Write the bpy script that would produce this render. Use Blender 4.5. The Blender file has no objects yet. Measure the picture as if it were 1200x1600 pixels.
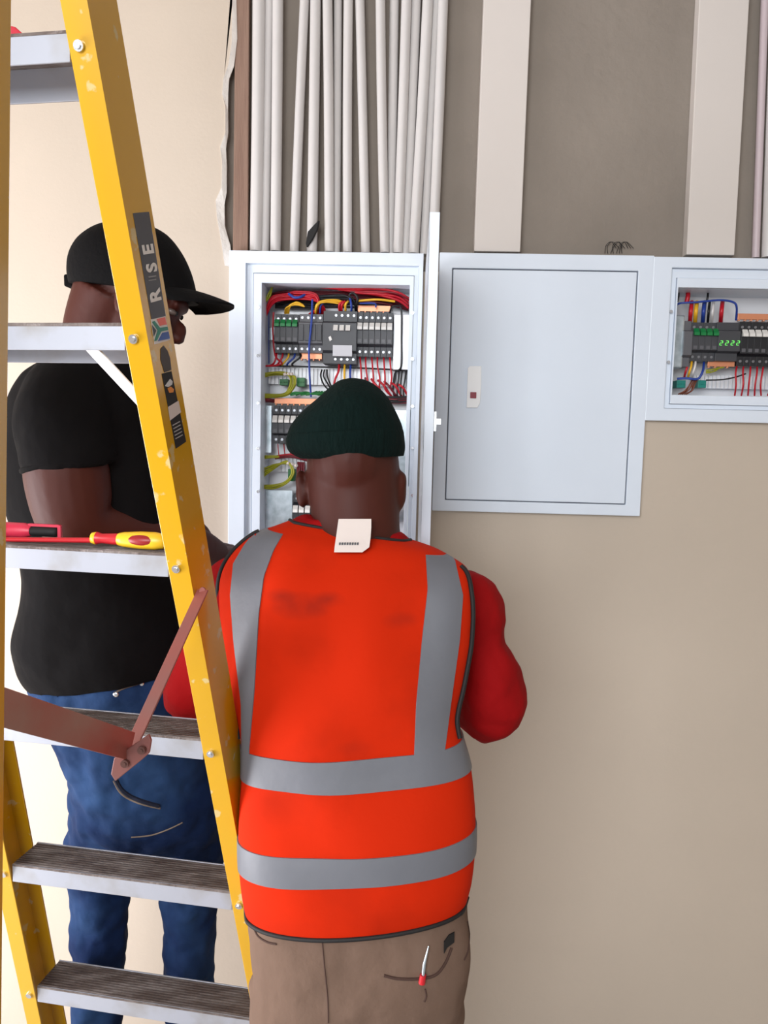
import bpy, bmesh, math, random
from mathutils import Vector, Matrix
random.seed(7)
C = bpy.context.scene.collection
SC = bpy.context.scene
V = Vector

# ---------------------------------------------------------------- camera
D = 2.09                       # distance from the camera to the cabinet wall (wall plane y = 0)
CAM = V((0.0, -D, 1.80))
K = 0.9                        # everything is drawn at one size and scaled to metres at the end
F = 1200.0
PITCH, ROLL, YAW = 0.09715736, 0.0241139, -0.03474337
cy, sy, cp, sp = math.cos(YAW), math.sin(YAW), math.cos(PITCH), math.sin(PITCH)
FWD = V((sy*cp, cy*cp, -sp)); RT0 = V((cy, -sy, 0)); UP0 = RT0.cross(FWD)
RT = RT0*math.cos(ROLL) + UP0*math.sin(ROLL)
UP = -RT0*math.sin(ROLL) + UP0*math.cos(ROLL)
cd = bpy.data.cameras.new('camera'); cam = bpy.data.objects.new('camera', cd); C.objects.link(cam)
cd.sensor_fit = 'VERTICAL'; cd.sensor_height = 36; cd.lens = 27; cd.clip_start = 0.02
cam.matrix_world = Matrix(((RT.x, UP.x, -FWD.x, CAM.x), (RT.y, UP.y, -FWD.y, CAM.y), (RT.z, UP.z, -FWD.z, CAM.z), (0, 0, 0, 1)))
SC.camera = cam

# ---------------------------------------------------------------- light and exposure
w = bpy.data.worlds.new('world'); SC.world = w; w.use_nodes = True
bg = w.node_tree.nodes['Background']
bg.inputs[0].default_value = (0.93, 0.96, 1.0, 1); bg.inputs[1].default_value = 0.5

def area(name, loc, target, sx, sz, power, col=(1, 1, 1)):
    l = bpy.data.lights.new(name, 'AREA'); l.shape = 'RECTANGLE'; l.size = sx; l.size_y = sz
    l.energy = power; l.color = col
    o = bpy.data.objects.new(name, l); C.objects.link(o); o.location = loc
    o.rotation_euler = (V(target) - V(loc)).to_track_quat('-Z', 'Y').to_euler()
    return o
area('window_light', (-2.5, -1.25, 0.95), (-0.5, 0.0, 0.7), 1.6, 1.6, 108, (0.96, 0.96, 1.0))
area('window_light_behind', (-0.9, -3.9, 2.5), (0.15, 0, 1.6), 1.8, 1.3, 104, (0.93, 0.97, 1.0))
SC.view_settings.view_transform = 'Standard'; SC.view_settings.look = 'None'
SC.view_settings.gamma = 1.0; SC.view_settings.use_curve_mapping = False
SC.view_settings.exposure = 0.0

# ---------------------------------------------------------------- helpers
def ray(px, py):
    d = FWD + RT*((px-600)/F) - UP*((py-800)/F)
    return d/d.y
def at(px, py, d):             # point of the place seen at this pixel, d metres in front of the camera
    return CAM + ray(px, py)*d
def wl(px, py, y=0.0):         # same, on the plane at depth y from the wall
    return at(px, py, D+y)
def proj(p):
    q = p - CAM; z = q.dot(FWD)
    return 600 + F*q.dot(RT)/z, 800 - F*q.dot(UP)/z

def lin(c):
    return tuple(((v/255)/12.92 if v/255 <= 0.04045 else ((v/255+0.055)/1.055)**2.4) for v in c) + (1,)
MATS = {}
def mat(name, rgb, rough=0.5, metal=0.0, var=0.0, vscale=8, bump=0.0, bscale=60, rgb2=None, spec=0.5, coat=0.0, thresh=None, stretch=None, sheen=0.0):
    if name in MATS: return MATS[name]
    m = bpy.data.materials.new(name); m.use_nodes = True; nt = m.node_tree
    b = nt.nodes['Principled BSDF']; col = lin(rgb)
    b.inputs['Base Color'].default_value = col; b.inputs['Roughness'].default_value = rough
    b.inputs['Metallic'].default_value = metal; b.inputs['Specular IOR Level'].default_value = spec
    b.inputs['Coat Weight'].default_value = coat; b.inputs['Coat Roughness'].default_value = 0.12
    b.inputs['Sheen Weight'].default_value = sheen
    tc = nt.nodes.new('ShaderNodeTexCoord'); mp = nt.nodes.new('ShaderNodeMapping')
    nt.links.new(tc.outputs['Object'], mp.inputs['Vector'])
    if stretch: mp.inputs['Scale'].default_value = stretch
    if var > 0 or rgb2:
        n = nt.nodes.new('ShaderNodeTexNoise'); n.inputs['Scale'].default_value = vscale; n.inputs['Detail'].default_value = 6
        nt.links.new(mp.outputs[0], n.inputs['Vector'])
        r = nt.nodes.new('ShaderNodeValToRGB')
        a, c = thresh if thresh else (0.3, 0.7)
        r.color_ramp.elements[0].position = a; r.color_ramp.elements[1].position = c
        r.color_ramp.elements[0].color = col
        r.color_ramp.elements[1].color = lin(rgb2) if rgb2 else tuple(min(1, x*(1-var)) for x in col[:3]) + (1,)
        nt.links.new(n.outputs['Fac'], r.inputs[0]); nt.links.new(r.outputs[0], b.inputs['Base Color'])
    if bump > 0:
        n = nt.nodes.new('ShaderNodeTexNoise'); n.inputs['Scale'].default_value = bscale; n.inputs['Detail'].default_value = 4
        nt.links.new(mp.outputs[0], n.inputs['Vector'])
        bp = nt.nodes.new('ShaderNodeBump'); bp.inputs['Strength'].default_value = bump; bp.inputs['Distance'].default_value = 0.01
        nt.links.new(n.outputs['Fac'], bp.inputs['Height']); nt.links.new(bp.outputs[0], b.inputs['Normal'])
    MATS[name] = m
    return m

class G:                       # collects geometry for one mesh
    def __init__(s): s.v = []; s.f = []
    def add(s, vs, fs):
        o = len(s.v); s.v += [V(p) for p in vs]; s.f += [tuple(i+o for i in f) for f in fs]; return s
    def box(s, c, ax, ay, az):  # half vectors
        c, ax, ay, az = V(c), V(ax), V(ay), V(az)
        vs = [c + ax*i + ay*j + az*k for i in (-1, 1) for j in (-1, 1) for k in (-1, 1)]
        return s.add(vs, [(0, 1, 3, 2), (4, 6, 7, 5), (0, 4, 5, 1), (2, 3, 7, 6), (0, 2, 6, 4), (1, 5, 7, 3)])
    def bb(s, x0, x1, y0, y1, z0, z1):
        return s.box(((x0+x1)/2, (y0+y1)/2, (z0+z1)/2), ((x1-x0)/2, 0, 0), (0, (y1-y0)/2, 0), (0, 0, (z1-z0)/2))
    def prism(s, pts, ext):
        n = len(pts); pts = [V(p) for p in pts]; e = V(ext)
        return s.add(pts + [p+e for p in pts], [tuple(range(n)), tuple(range(2*n-1, n-1, -1))] + [(i, i+n, (i+1) % n+n, (i+1) % n) for i in range(n)])
    def bar(s, p, q, wdir, wid, th):   # flat bar from p to q
        p, q = V(p), V(q); ax = (q-p)/2; wv = V(wdir); wv = (wv - ax.normalized()*wv.dot(ax.normalized())).normalized()
        tv = ax.normalized().cross(wv)
        return s.box((p+q)/2, ax, wv*wid/2, tv*th/2)
    def loft(s, rings, closed=True):
        n = len(rings[0]); vs = [p for r in rings for p in r]; fs = []
        for i in range(len(rings)-1):
            for j in range(n):
                k = (j+1) % n; fs.append((i*n+j, i*n+k, (i+1)*n+k, (i+1)*n+j))
        if closed: fs += [tuple(range(n-1, -1, -1)), tuple((len(rings)-1)*n+j for j in range(n))]
        return s.add(vs, fs)
    def tube(s, pts, r, n=10, squash=None):
        pts = [V(p) for p in pts]; rings = []
        if not isinstance(r, (list, tuple)): r = [r]*len(pts)
        nrm = None
        for i, p in enumerate(pts):
            t = (pts[min(i+1, len(pts)-1)] - pts[max(i-1, 0)]).normalized()
            if nrm is None:
                a = V((0, 0, 1)) if abs(t.z) < 0.9 else V((1, 0, 0)); nrm = t.cross(a).normalized()
            else: nrm = (nrm - t*nrm.dot(t)).normalized()
            b = t.cross(nrm)
            rings.append([p + (nrm*math.cos(a_) + b*math.sin(a_))*r[i] for a_ in (2*math.pi*k/n for k in range(n))])
        return s.loft(rings)
    def ell(s, c, ax, ay, az, nu=20, nv=12):
        c, ax, ay, az = V(c), V(ax), V(ay), V(az); rings = []
        for i in range(1, nv):
            t = math.pi*i/nv
            rings.append([c + az*math.cos(t) + (ax*math.cos(a) + ay*math.sin(a))*math.sin(t) for a in (2*math.pi*k/nu for k in range(nu))])
        o = len(s.v); s.loft(rings, False); s.v += [c+az, c-az]; a, b = len(s.v)-2, len(s.v)-1; m = o+(nv-2)*nu
        s.f += [(a, o+(k+1) % nu, o+k) for k in range(nu)] + [(b, m+k, m+(k+1) % nu) for k in range(nu)]
        return s
    def cyl(s, p, q, r, n=16): return s.tube([p, q], r, n)
    def obj(s, name, m, parent=None, smooth=False, bevel=0.0, subsurf=0, remesh=0.0, smooth_it=0, orig=None, disp=0.0, dscale=0.1):
        o0 = root_loc(parent) if parent else (V(orig) if orig is not None else V((0, 0, 0)))
        me = bpy.data.meshes.new(name); me.from_pydata([tuple(p-o0) for p in s.v], [], s.f); me.update()
        bm = bmesh.new(); bm.from_mesh(me); bmesh.ops.remove_doubles(bm, verts=bm.verts, dist=1e-6); bmesh.ops.recalc_face_normals(bm, faces=bm.faces); bm.to_mesh(me); bm.free()
        o = bpy.data.objects.new(name, me); C.objects.link(o)
        if remesh:
            md = o.modifiers.new('r', 'REMESH'); md.mode = 'VOXEL'; md.voxel_size = remesh
        if smooth_it:
            md = o.modifiers.new('s', 'SMOOTH'); md.iterations = smooth_it; md.factor = 0.5
        if subsurf:
            md = o.modifiers.new('u', 'SUBSURF'); md.levels = subsurf; md.render_levels = subsurf
        if disp:
            tx = bpy.data.textures.new(name+'_folds', 'CLOUDS'); tx.noise_scale = dscale; tx.noise_depth = 1
            md = o.modifiers.new('d', 'DISPLACE'); md.texture = tx; md.strength = disp; md.mid_level = 0.5
        if remesh or smooth_it or subsurf or disp:
            dg = bpy.context.evaluated_depsgraph_get(); ev = o.evaluated_get(dg)
            me2 = bpy.data.meshes.new_from_object(ev); o.modifiers.clear(); o.data = me2; bpy.data.meshes.remove(me); me = me2; me.name = name
        me.materials.clear(); me.materials.append(m)
        if smooth or remesh: me.polygons.foreach_set('use_smooth', [True]*len(me.polygons))
        if bevel:
            md = o.modifiers.new('bevel', 'BEVEL'); md.width = bevel; md.segments = 2; md.limit_method = 'ANGLE'
        if smooth and not remesh: me.set_sharp_from_angle(angle=0.95)
        if parent: o.parent = parent
        else: o.location = o0
        return o
def root_loc(o):
    l = V((0, 0, 0))
    while o is not None: l += o.location; o = o.parent
    return l
def thing(name, label, cat, loc, group=None):
    o = bpy.data.objects.new(name, None); C.objects.link(o); o.location = loc; o.empty_display_size = 0.02
    return tag(o, label, cat, group)
def tag(o, label, cat, group=None):
    o['label'] = label; o['category'] = cat
    if group: o['group'] = group
    return o
def struct(o): o['kind'] = 'structure'; return o
def dup(root, off, label=None, group=None):
    r = root.copy(); C.objects.link(r); r.location = root.location + V(off)
    if label: r['label'] = label
    if group: r['group'] = group
    for ch in list(root.children):
        c = ch.copy(); C.objects.link(c); c.parent = r
        for g in list(ch.children):
            d = g.copy(); C.objects.link(d); d.parent = c
    return r
def smoothpath(pts, n=6):      # Catmull-Rom through points
    pts = [V(p) for p in pts]; P = [pts[0]] + pts + [pts[-1]]; out = []
    for i in range(1, len(P)-2):
        for k in range(n):
            t = k/n; a, b, c, d = P[i-1], P[i], P[i+1], P[i+2]
            out.append(0.5*((2*b) + (c-a)*t + (2*a-5*b+4*c-d)*t*t + (3*b-a-3*c+d)*t**3))
    return out + [pts[-1]]
def text_mesh(txt, origin, xdir, ydir, size, m, name, parent, ext=0.0003, sx=1.0):
    cu = bpy.data.curves.new('t', 'FONT'); cu.body = txt; cu.size = size; cu.extrude = ext; cu.resolution_u = 3; cu.offset = size*0.03
    t = bpy.data.objects.new('t', cu); C.objects.link(t)
    me = bpy.data.meshes.new_from_object(t.evaluated_get(bpy.context.evaluated_depsgraph_get()))
    bpy.data.objects.remove(t); bpy.data.curves.remove(cu)
    xd, yd = V(xdir).normalized(), V(ydir).normalized(); zd = xd.cross(yd)
    o0 = root_loc(parent)
    for v in me.vertices: v.co = V(origin) + xd*v.co.x*sx + yd*v.co.y + zd*v.co.z - o0
    me.materials.clear(); me.materials.append(m); me.name = name
    o = bpy.data.objects.new(name, me); C.objects.link(o); o.parent = parent
    return o

# ---------------------------------------------------------------- materials
M_wall = mat('beige_paint', (195, 181, 165), 0.6, var=0.05, vscale=3, bump=0.05, bscale=120)
M_plaster = mat('grey_plaster', (142, 132, 122), 0.9, var=0.14, vscale=4, bump=0.25, bscale=40)
M_torn = mat('torn_skim', (236, 230, 224), 0.9, bump=0.3, bscale=80)
M_white = mat('white_powder_coat', (224, 233, 245), 0.35, var=0.04, vscale=5)
M_seal = mat('grey_seal', (120, 122, 132), 0.7)
M_board = mat('white_board', (212, 204, 198), 0.6, var=0.03, vscale=4)
M_pvc = mat('white_pvc', (206, 202, 200), 0.4, var=0.04, vscale=10)
M_pvc2 = mat('pinkish_pvc', (196, 180, 184), 0.4)
M_wood = mat('brown_timber', (146, 118, 102), 0.75, rgb2=(128, 100, 86), vscale=12, stretch=(8, 8, 0.5), bump=0.2)
M_floor = mat('floor_screed', (150, 145, 140), 0.7, var=0.15, vscale=3)
M_galv = mat('galvanised_steel', (205, 215, 222), 0.32, metal=0.75, rgb2=(150, 165, 172), vscale=40, thresh=(0.35, 0.75))
M_plate = mat('white_back_plate', (235, 236, 240), 0.3, metal=0.1)
M_screw = mat('bright_screw', (220, 222, 226), 0.25, metal=0.9)
M_tscrew = mat('terminal_steel', (150, 152, 158), 0.3, metal=0.8)
M_dark = mat('charcoal_plastic', (62, 63, 68), 0.45)
M_dark2 = mat('black_plastic', (30, 31, 36), 0.4)
M_grey = mat('grey_plastic', (92, 92, 97), 0.45)
M_lever = mat('white_lever', (225, 222, 218), 0.35)
M_green = mat('green_lever', (15, 120, 62), 0.35)
M_copper = mat('copper_busbar', (226, 150, 112), 0.35, metal=0.35)
WC = {'red': (190, 18, 38), 'dark red': (110, 14, 30), 'blue': (32, 62, 150), 'yellow': (232, 178, 40), 'black': (20, 20, 24),
      'green and yellow': (150, 150, 30), 'green': (28, 120, 55), 'white': (225, 222, 222), 'brown': (120, 62, 42)}
WM = {k: mat('wire_'+k.replace(' ', '_'), v, 0.4) for k, v in WC.items()}
M_black = mat('matt_black', (18, 16, 17), 0.7)
M_yel = mat('yellow_fibreglass', (206, 156, 16), 0.25, rgb2=(205, 180, 120), vscale=34, thresh=(0.64, 0.67), coat=0.5)
M_alu = mat('worn_aluminium', (168, 171, 181), 0.45, metal=0.35, rgb2=(150, 147, 145), vscale=14, thresh=(0.5, 0.75))
M_tread = mat('dirty_tread', (96, 84, 79), 0.5, metal=0.45, rgb2=(135, 126, 122), vscale=16, thresh=(0.4, 0.72), bump=0.4, bscale=50, stretch=(1, 4, 1))
M_rust = mat('rust_red_bar', (158, 76, 66), 0.45, metal=0.2, rgb2=(128, 92, 88), vscale=6, coat=0.2)
M_orange = mat('orange_hi_vis', (196, 38, 3), 0.85, spec=0.12, var=0.22, vscale=7, bump=0.15, bscale=18, thresh=(0.5, 0.75))
M_refl = mat('reflective_tape', (106, 108, 115), 0.5, var=0.08, vscale=10, bump=0.1, bscale=30)
M_red = mat('red_cotton', (150, 8, 12), 0.85, spec=0.15, var=0.2, vscale=6, bump=0.3, bscale=25)
M_khaki = mat('khaki_cotton', (116, 94, 81), 0.9, spec=0.15, var=0.15, vscale=9, bump=0.3, bscale=30)
M_stitch = mat('dark_seam', (70, 48, 40), 0.9)
M_skin = mat('dark_brown_skin', (70, 27, 17), 0.58, spec=0.3, var=0.12, vscale=8, bump=0.05)
M_beanie = mat('dark_green_knit', (10, 27, 25), 0.95, spec=0.12, var=0.2, vscale=90, bump=0.4, bscale=150, stretch=(1, 1, 0.2))
M_tee = mat('black_cotton', (15, 13, 14), 0.9, spec=0.12, var=0.15, vscale=6, bump=0.4, bscale=14)
M_cap = mat('black_cap_cloth', (13, 12, 13), 0.85, spec=0.12, bump=0.15, bscale=120)
M_jean = mat('blue_denim', (17, 34, 68), 0.85, spec=0.12, rgb2=(48, 76, 116), vscale=5, thresh=(0.45, 0.75), bump=0.4, bscale=22)
M_jstitch = mat('tan_stitching', (120, 104, 90), 0.8)
M_label = mat('grey_label', (72, 72, 76), 0.5)
M_ink = mat('white_ink', (222, 218, 214), 0.6)
M_tagw = mat('white_cloth_label', (222, 210, 204), 0.8)
M_shoe = mat('dark_shoe', (40, 36, 36), 0.6)
M_eye = mat('eye_white', (110, 96, 90), 0.25)
M_redp = mat('red_handle', (196, 34, 44), 0.35)
M_ylp = mat('yellow_grip', (235, 190, 40), 0.35)

# ================================================================ THE ROOM
edge = [(371, -150), (366, -60), (364, 0), (363, 66), (358, 100), (350, 123), (348, 147), (353, 167), (353, 207), (345, 230), (348, 253), (347, 293), (338, 313), (340, 340), (347, 380), (352, 415), (362, 418)]
inner = [(x+2.5, y) for x, y in [(375, -150), (370, -60), (368.5, 0), (368, 60), (363.5, 103), (357, 123), (353.5, 147), (354.5, 173), (355, 207), (350, 233), (353, 260), (352, 300), (348, 320), (350, 353), (357, 383), (361, 415), (366, 418)]]
zc = wl(700, 425).z            # a line hidden behind the cabinets' frames
E3 = [wl(*p) for p in edge]; ztop = 3.1
g = G()
poly = [V((-3.2, 0, zc)), V((E3[-1].x+0.01, 0, zc))] + E3[::-1] + [V((E3[0].x+0.01, 0, ztop)), V((-3.2, 0, ztop))]
g.prism(poly, (0, 0.035, 0))
hl = (wl(398, 700).x, wl(652, 700).x, wl(500, 985).z, zc)      # pocket in the wall for the left cabinet's box
hr_ = (wl(1050, 540).x, wl(1050, 540).x+0.56, wl(1120, 630).z, zc)
xs = sorted([-3.2, hl[0], hl[1], hr_[0], hr_[1], 2.6]); zs = sorted([0, hl[2], hr_[2], zc])
for a, b in zip(xs, xs[1:]):
    for c, d in zip(zs, zs[1:]):
        mx_, mz_ = (a+b)/2, (c+d)/2
        if any(h[0] < mx_ < h[1] and h[2] < mz_ < h[3] for h in (hl, hr_)): continue
        g.bb(a, b, 0, 0.035, c, d)
struct(g.obj('wall_back', M_wall))
g = G(); g.bb(-3.2, 2.6, 0.035, 0.08, 0, ztop)
# the plaster wall behind the painted one is pierced where the cabinet boxes sit, so it starts above them
g = G(); g.bb(E3[0].x-0.2, 2.6, 0.035, 0.06, zc, ztop); struct(g.obj('wall_recess', M_plaster))
g = G()
n = len(edge)
f1 = [wl(a[0]-1, a[1], -0.003) for a in edge]; f2 = [wl(a[0]-0.5, a[1], 0.006) + V((0.002*math.sin(i*2.3), 0, 0)) for i, a in enumerate(inner)]; f3 = [wl(*a, 0.034) for a in inner]; f4 = [wl(a[0]-1, a[1], 0.034) for a in edge]
g.loft([[f1[i], f2[i], f3[i], f4[i]] for i in range(n)]); struct(g.obj('trim_1', M_torn))
g = G(); g.bb(-3.2, 2.6, -5.0, 0.035, -0.05, 0); struct(g.obj('floor', M_floor))
g = G(); g.bb(-3.2, 2.6, -5.0, 0.06, ztop, ztop+0.05); struct(g.obj('ceiling', M_board))
g = G(); g.bb(2.6, 2.65, -5.0, 0.06, 0, ztop); struct(g.obj('wall_right', M_wall))
g = G(); g.bb(-3.25, -3.2, -5.0, 0.06, 0, ztop); struct(g.obj('wall_left', M_wall))

# wooden batten
g = G(); a, b, c, d = wl(369, -140, 0.008), wl(390, -140, 0.008), wl(387, 395, 0.008), wl(363.5, 395, 0.008)
g.prism([a, b, c, d], (0, 0.026, 0)); tag(g.obj('wooden_batten', M_wood, bevel=0.002), 'brown wooden batten upright beside the torn plaster edge', 'batten')

# conduits above the left cabinet
pipes = [((404, 400), 9.5, 0.012), ((421, 413.5), 7.5, 0.022), ((434, 430.5), 8, 0.008), ((476.5, 460), 7, 0.012), ((493, 487.5), 8, 0.010),
         ((511, 514.5), 7.3, 0.006), ((528, 525.5), 6.2, 0.022), ((545, 543), 7, 0.010), ((562, 571), 7, 0.012), ((595, 601), 7.2, 0.006), ((616, 610), 7, 0.022),
         ((635, 622), 7.5, 0.008), ((650, 634), 7.5, 0.020), ((668, 647), 8, 0.008), ((682, 663), 7, 0.02), ((692, 677), 7.5, 0.006)]
names = ['first from the brown batten', 'second from the batten, set back', 'third from the batten, thick one before a gap', 'slanting one right of the dark gap',
         'one touched by the black tape scrap', 'straight one just right of the tape scrap', 'thin one set back behind its neighbour', 'upright one mid bundle',
         'leaning right before the wide gap', 'one right of the wide gap', 'set back one crossing behind its neighbour', 'first of the packed right-hand bundle',
         'second of the packed right-hand bundle', 'third of the packed right-hand bundle', 'fourth of the packed right-hand bundle', 'last one, beside the flat white board']
for (tb, hw, y), nm in zip(pipes, names):
    xt, xb = tb; r = hw*(D+y)/F
    top = wl(xt, 0, y); bot = wl(xb, 384, y); dr = (top-bot)/(top.z-bot.z)
    p0 = bot + dr*(wl(500, 400).z - bot.z + 0.012); p1 = top + dr*(ztop-top.z)
    g = G(); mid = (p0+p1)/2; mid.x += 0.002*math.sin(xt)
    g.tube(smoothpath([p0, mid, p1], 8), r, 18)
    tag(g.obj('conduit_pipe', M_pvc, smooth=True), 'white conduit above the open cabinet, ' + nm, 'pipe', 'white conduits above the open cabinet')
for (xt, xb, hw, y, m, lb) in ((1195, 1181, 5.5, 0.018, M_pvc2, 'pinkish PVC conduit right of the second white board'), (1214, 1200, 9, 0.01, M_pvc, 'white PVC conduit at the far right edge, beside the pinkish one')):
    top = wl(xt, 0, y); bot = wl(xb, 390, y); dr = (top-bot)/(top.z-bot.z)
    p0 = bot + dr*(wl(1190, 408).z-bot.z+0.012)
    g = G(); g.tube([p0, top+dr*(ztop-top.z)], hw*(D+y)/F, 16); tag(g.obj('conduit_pipe', m, smooth=True), lb, 'pipe')
# flat white boards
for (a, b, c, d, lb) in ((756, 830, 813, 741, 'flat white vertical board above the closed cabinet'), (1093, 1171, 1148, 1073, 'flat white vertical board above the right cabinet')):
    tl, tr, br, bl = wl(a, 0, 0.0), wl(b, 0, 0.0), wl(c, 392, 0.0), wl(d, 392, 0.0)
    def ex(p, q, z): return p + (q-p)*((z-p.z)/(q.z-p.z))
    zb = wl(900, 401).z + 0.01
    g = G(); g.prism([ex(bl, tl, ztop), ex(br, tr, ztop), ex(br, tr, zb), ex(bl, tl, zb)], (0, 0.034, 0))
    tag(g.obj('wall_board', M_board, bevel=0.002), lb, 'board')
# scrap of tape and tuft of binding wire
g = G(); P = [(478, 380), (481, 362), (490, 352), (497, 345), (495, 358), (488, 372), (479, 386)]
g.prism([wl(x, y, -0.012) for x, y in P], (0.004, 0.003, 0)); tag(g.obj('tape_scrap', M_black, orig=None), 'twisted black scrap of tape clinging to a white conduit', 'tape')
g = G()
for k in range(7):
    a = 945 + k*4.5; s = random.uniform(-6, 6)
    g.tube(smoothpath([wl(a, 396, 0.03), wl(a+s+4, 384, 0.024), wl(a+12+s, 378, 0.02), wl(a+18, 388, 0.026)], 5), 0.0008, 5)
tag(g.obj('binding_wire', M_black), 'small tangle of thin dark wire above the closed cabinet', 'wire')

# ================================================================ CABINETS
def ring_frame(g, o, i, y0, y1):     # o, i : outer and inner corners (TL,TR,BR,BL) ; bars of a picture frame
    P_ = [[V((p.x, y, p.z)) for p in r] for r, y in ((o, y0), (i, y0), (i, y1), (o, y1))]
    g.loft(P_+[P_[0]], False)
def rect(x0, x1, z0, z1): return [V((x0, 0, z1)), V((x1, 0, z1)), V((x1, 0, z0)), V((x0, 0, z0))]
def xz(px, py, y=0): p = wl(px, py, y); return p.x, p.z

def screw(p, parent, r=0.0042):
    g = G(); g.cyl(p, p+V((0, -0.004, 0)), r, 12); g.box(p+V((0, -0.0042, 0)), (r*0.7, 0, r*0.5), (0, 0.0004, 0), (-0.0006, 0, 0.0008))
    return g.obj('screw', M_screw, parent, smooth=False)

# ---- left cabinet (open)
YF = -0.022
lx0, lz1 = xz(358, 391, YF); lx1, _ = xz(662, 394, YF); lz0 = xz(500, 1010, YF)[1]
cabL = thing('electrical_cabinet', 'tall white electrical cabinet standing open behind the person in the orange vest', 'electrical cabinet', V(((lx0+lx1)/2, 0, lz0)))
s1x, s1z = xz(384, 411, YF); s2x, s2z = xz(396.5, 427, -0.006); ox0, oz1 = xz(410.5, 443, -0.004); ox1, _ = xz(640.5, 445, -0.004)
r1x = xz(655, 411, YF)[0]; r2x = xz(648, 427, -0.006)[0]; bz = lz0
g = G(); ring_frame(g, rect(lx0, lx1, lz0, lz1), rect(s1x, r1x, bz+0.045, s1z), YF, 0.0)
ring_frame(g, rect(s1x, r1x, bz+0.045, s1z), rect(s1x+0.002, r1x-0.002, bz+0.047, s1z-0.002), -0.014, 0.0)
g.obj('outer_frame', M_white, cabL, bevel=0.0015)
g = G(); ring_frame(g, rect(s1x+0.0015, r1x-0.0015, bz+0.046, s1z-0.0015), rect(s2x, r2x, bz+0.07, s2z), -0.011, -0.004)
g.obj('door_rebate', M_white, cabL, bevel=0.001)
g = G(); ring_frame(g, rect(s2x+0.002, r2x-0.002, bz+0.072, s2z-0.002), rect(ox0, ox1, bz+0.095, oz1), -0.016, -0.004)
g.obj('cover_frame', M_white, cabL, bevel=0.001)
g = G(); ring_frame(g, rect(s2x+0.004, r2x-0.004, bz+0.074, s2z-0.004), rect(ox0+0.0, ox1-0.0, bz+0.095, oz1), -0.006, 0.002)
g.bb(s2x+0.004, ox0, 0.002, 0.12, bz+0.074, s2z-0.004); g.bb(ox1, r2x-0.004, 0.002, 0.12, bz+0.074, s2z-0.004)
g.bb(ox0, ox1, 0.002, 0.12, oz1, s2z-0.004); g.bb(ox0, ox1, 0.002, 0.12, bz+0.074, bz+0.095)
g.obj('box_shell', M_white, cabL)
g = G(); g.bb(ox0-0.004, ox1+0.004, 0.115, 0.12, bz+0.085, oz1+0.01); g.obj('back_plate', M_plate, cabL)
for y in (481, 556, 630, 701, 768): screw(wl(403.5, y, -0.016), cabL)
for y in (489, 561, 635, 700, 774): screw(wl(644.5, y, -0.016), cabL)
# the open door, hinged at its right, at a right angle to the wall
hx = wl(661, 560, YF).x
dz1 = s1z-0.002; dz0 = bz+0.047; dw = 0.49
g = G()
xa, xb_ = hx, hx+0.020
g.bb(xa, xa+0.0025, YF-dw, YF-0.003, dz0, dz1); g.bb(xa, xb_, YF-dw, YF-dw+0.0025, dz0, dz1)
g.bb(xa, xb_, YF-0.006, YF-0.003, dz0, dz1); g.bb(xa, xb_, YF-dw, YF-0.003, dz1-0.0025, dz1); g.bb(xa, xb_, YF-dw, YF-0.003, dz0, dz0+0.0025)
g.bb(xb_-0.0025, xb_, YF-dw, YF-0.003, dz0, dz1)
door = g.obj('door', M_white, cabL, bevel=0.0012)
p = wl(660, 657, 0); zl = at(680, 659, D+YF-dw+0.05).z
g = G(); g.bb(xb_, xb_+0.016, YF-dw+0.03, YF-dw+0.05, zl-0.006, zl+0.006); g.bb(xb_, xb_+0.006, YF-dw+0.02, YF-dw+0.06, zl-0.02, zl+0.02); g.obj('latch', M_screw, door)
for zz in (dz1-0.1, (dz0+dz1)/2, dz0+0.1):
    g = G(); g.cyl(V((hx+0.004, YF-0.002, zz-0.03)), V((hx+0.004, YF-0.002, zz+0.03)), 0.004, 10); g.obj('hinge', M_white, cabL, smooth=False)

# ---- middle cabinet (closed)
x0, z1 = xz(686.5, 394, YF); x1, z0 = xz(1011, 807, YF); x1 = xz(1024, 400, YF)[0]; x0 = xz(681, 600, YF)[0]
x1 = xz(1011.5, 600, YF)[0]
cabM = thing('electrical_cabinet', 'white electrical cabinet with its door shut and a small red-dotted latch plate', 'electrical cabinet', V(((x0+x1)/2, 0, z0)))
gx0 = xz(701, 600, YF)[0]; gx1 = xz(988, 600, YF)[0]; gz1 = xz(850, 421, YF)[1]; gz0 = xz(835, 785, YF)[1]
g = G(); ring_frame(g, rect(x0, x1, z0, z1), rect(gx0, gx1, gz0, gz1), YF, 0.0); g.obj('outer_frame', M_white, cabM, bevel=0.0018)
g = G(); g.bb(gx0+0.0005, gx1-0.0005, -0.012, -0.002, gz0, gz1); g.obj('door_seal', M_seal, cabM)
e = 0.0028
g = G(); g.bb(gx0+e, gx1-e, YF+0.001, -0.0125, gz0+e, gz1-e); dm = g.obj('door', M_white, cabM, bevel=0.002)
lp = [(734, 572), (752, 572), (752, 600), (750, 630), (746, 637), (729, 637), (731, 575)]
g = G(); g.prism([wl(a, b, YF-0.0045) for a, b in lp], (0, 0.006, 0)); la = g.obj('latch', mat('bright_latch', (250, 250, 250), 0.25, metal=0.0), dm, bevel=0.001)
g = G(); c = wl(739.5, 617.5, YF-0.006); g.box(c, (0.008, 0, 0), (0, 0.002, 0), (0, 0, 0.008)); g.obj('latch_button', mat('dark_red_button', (140, 30, 45), 0.4), la, bevel=0.0008)

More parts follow.
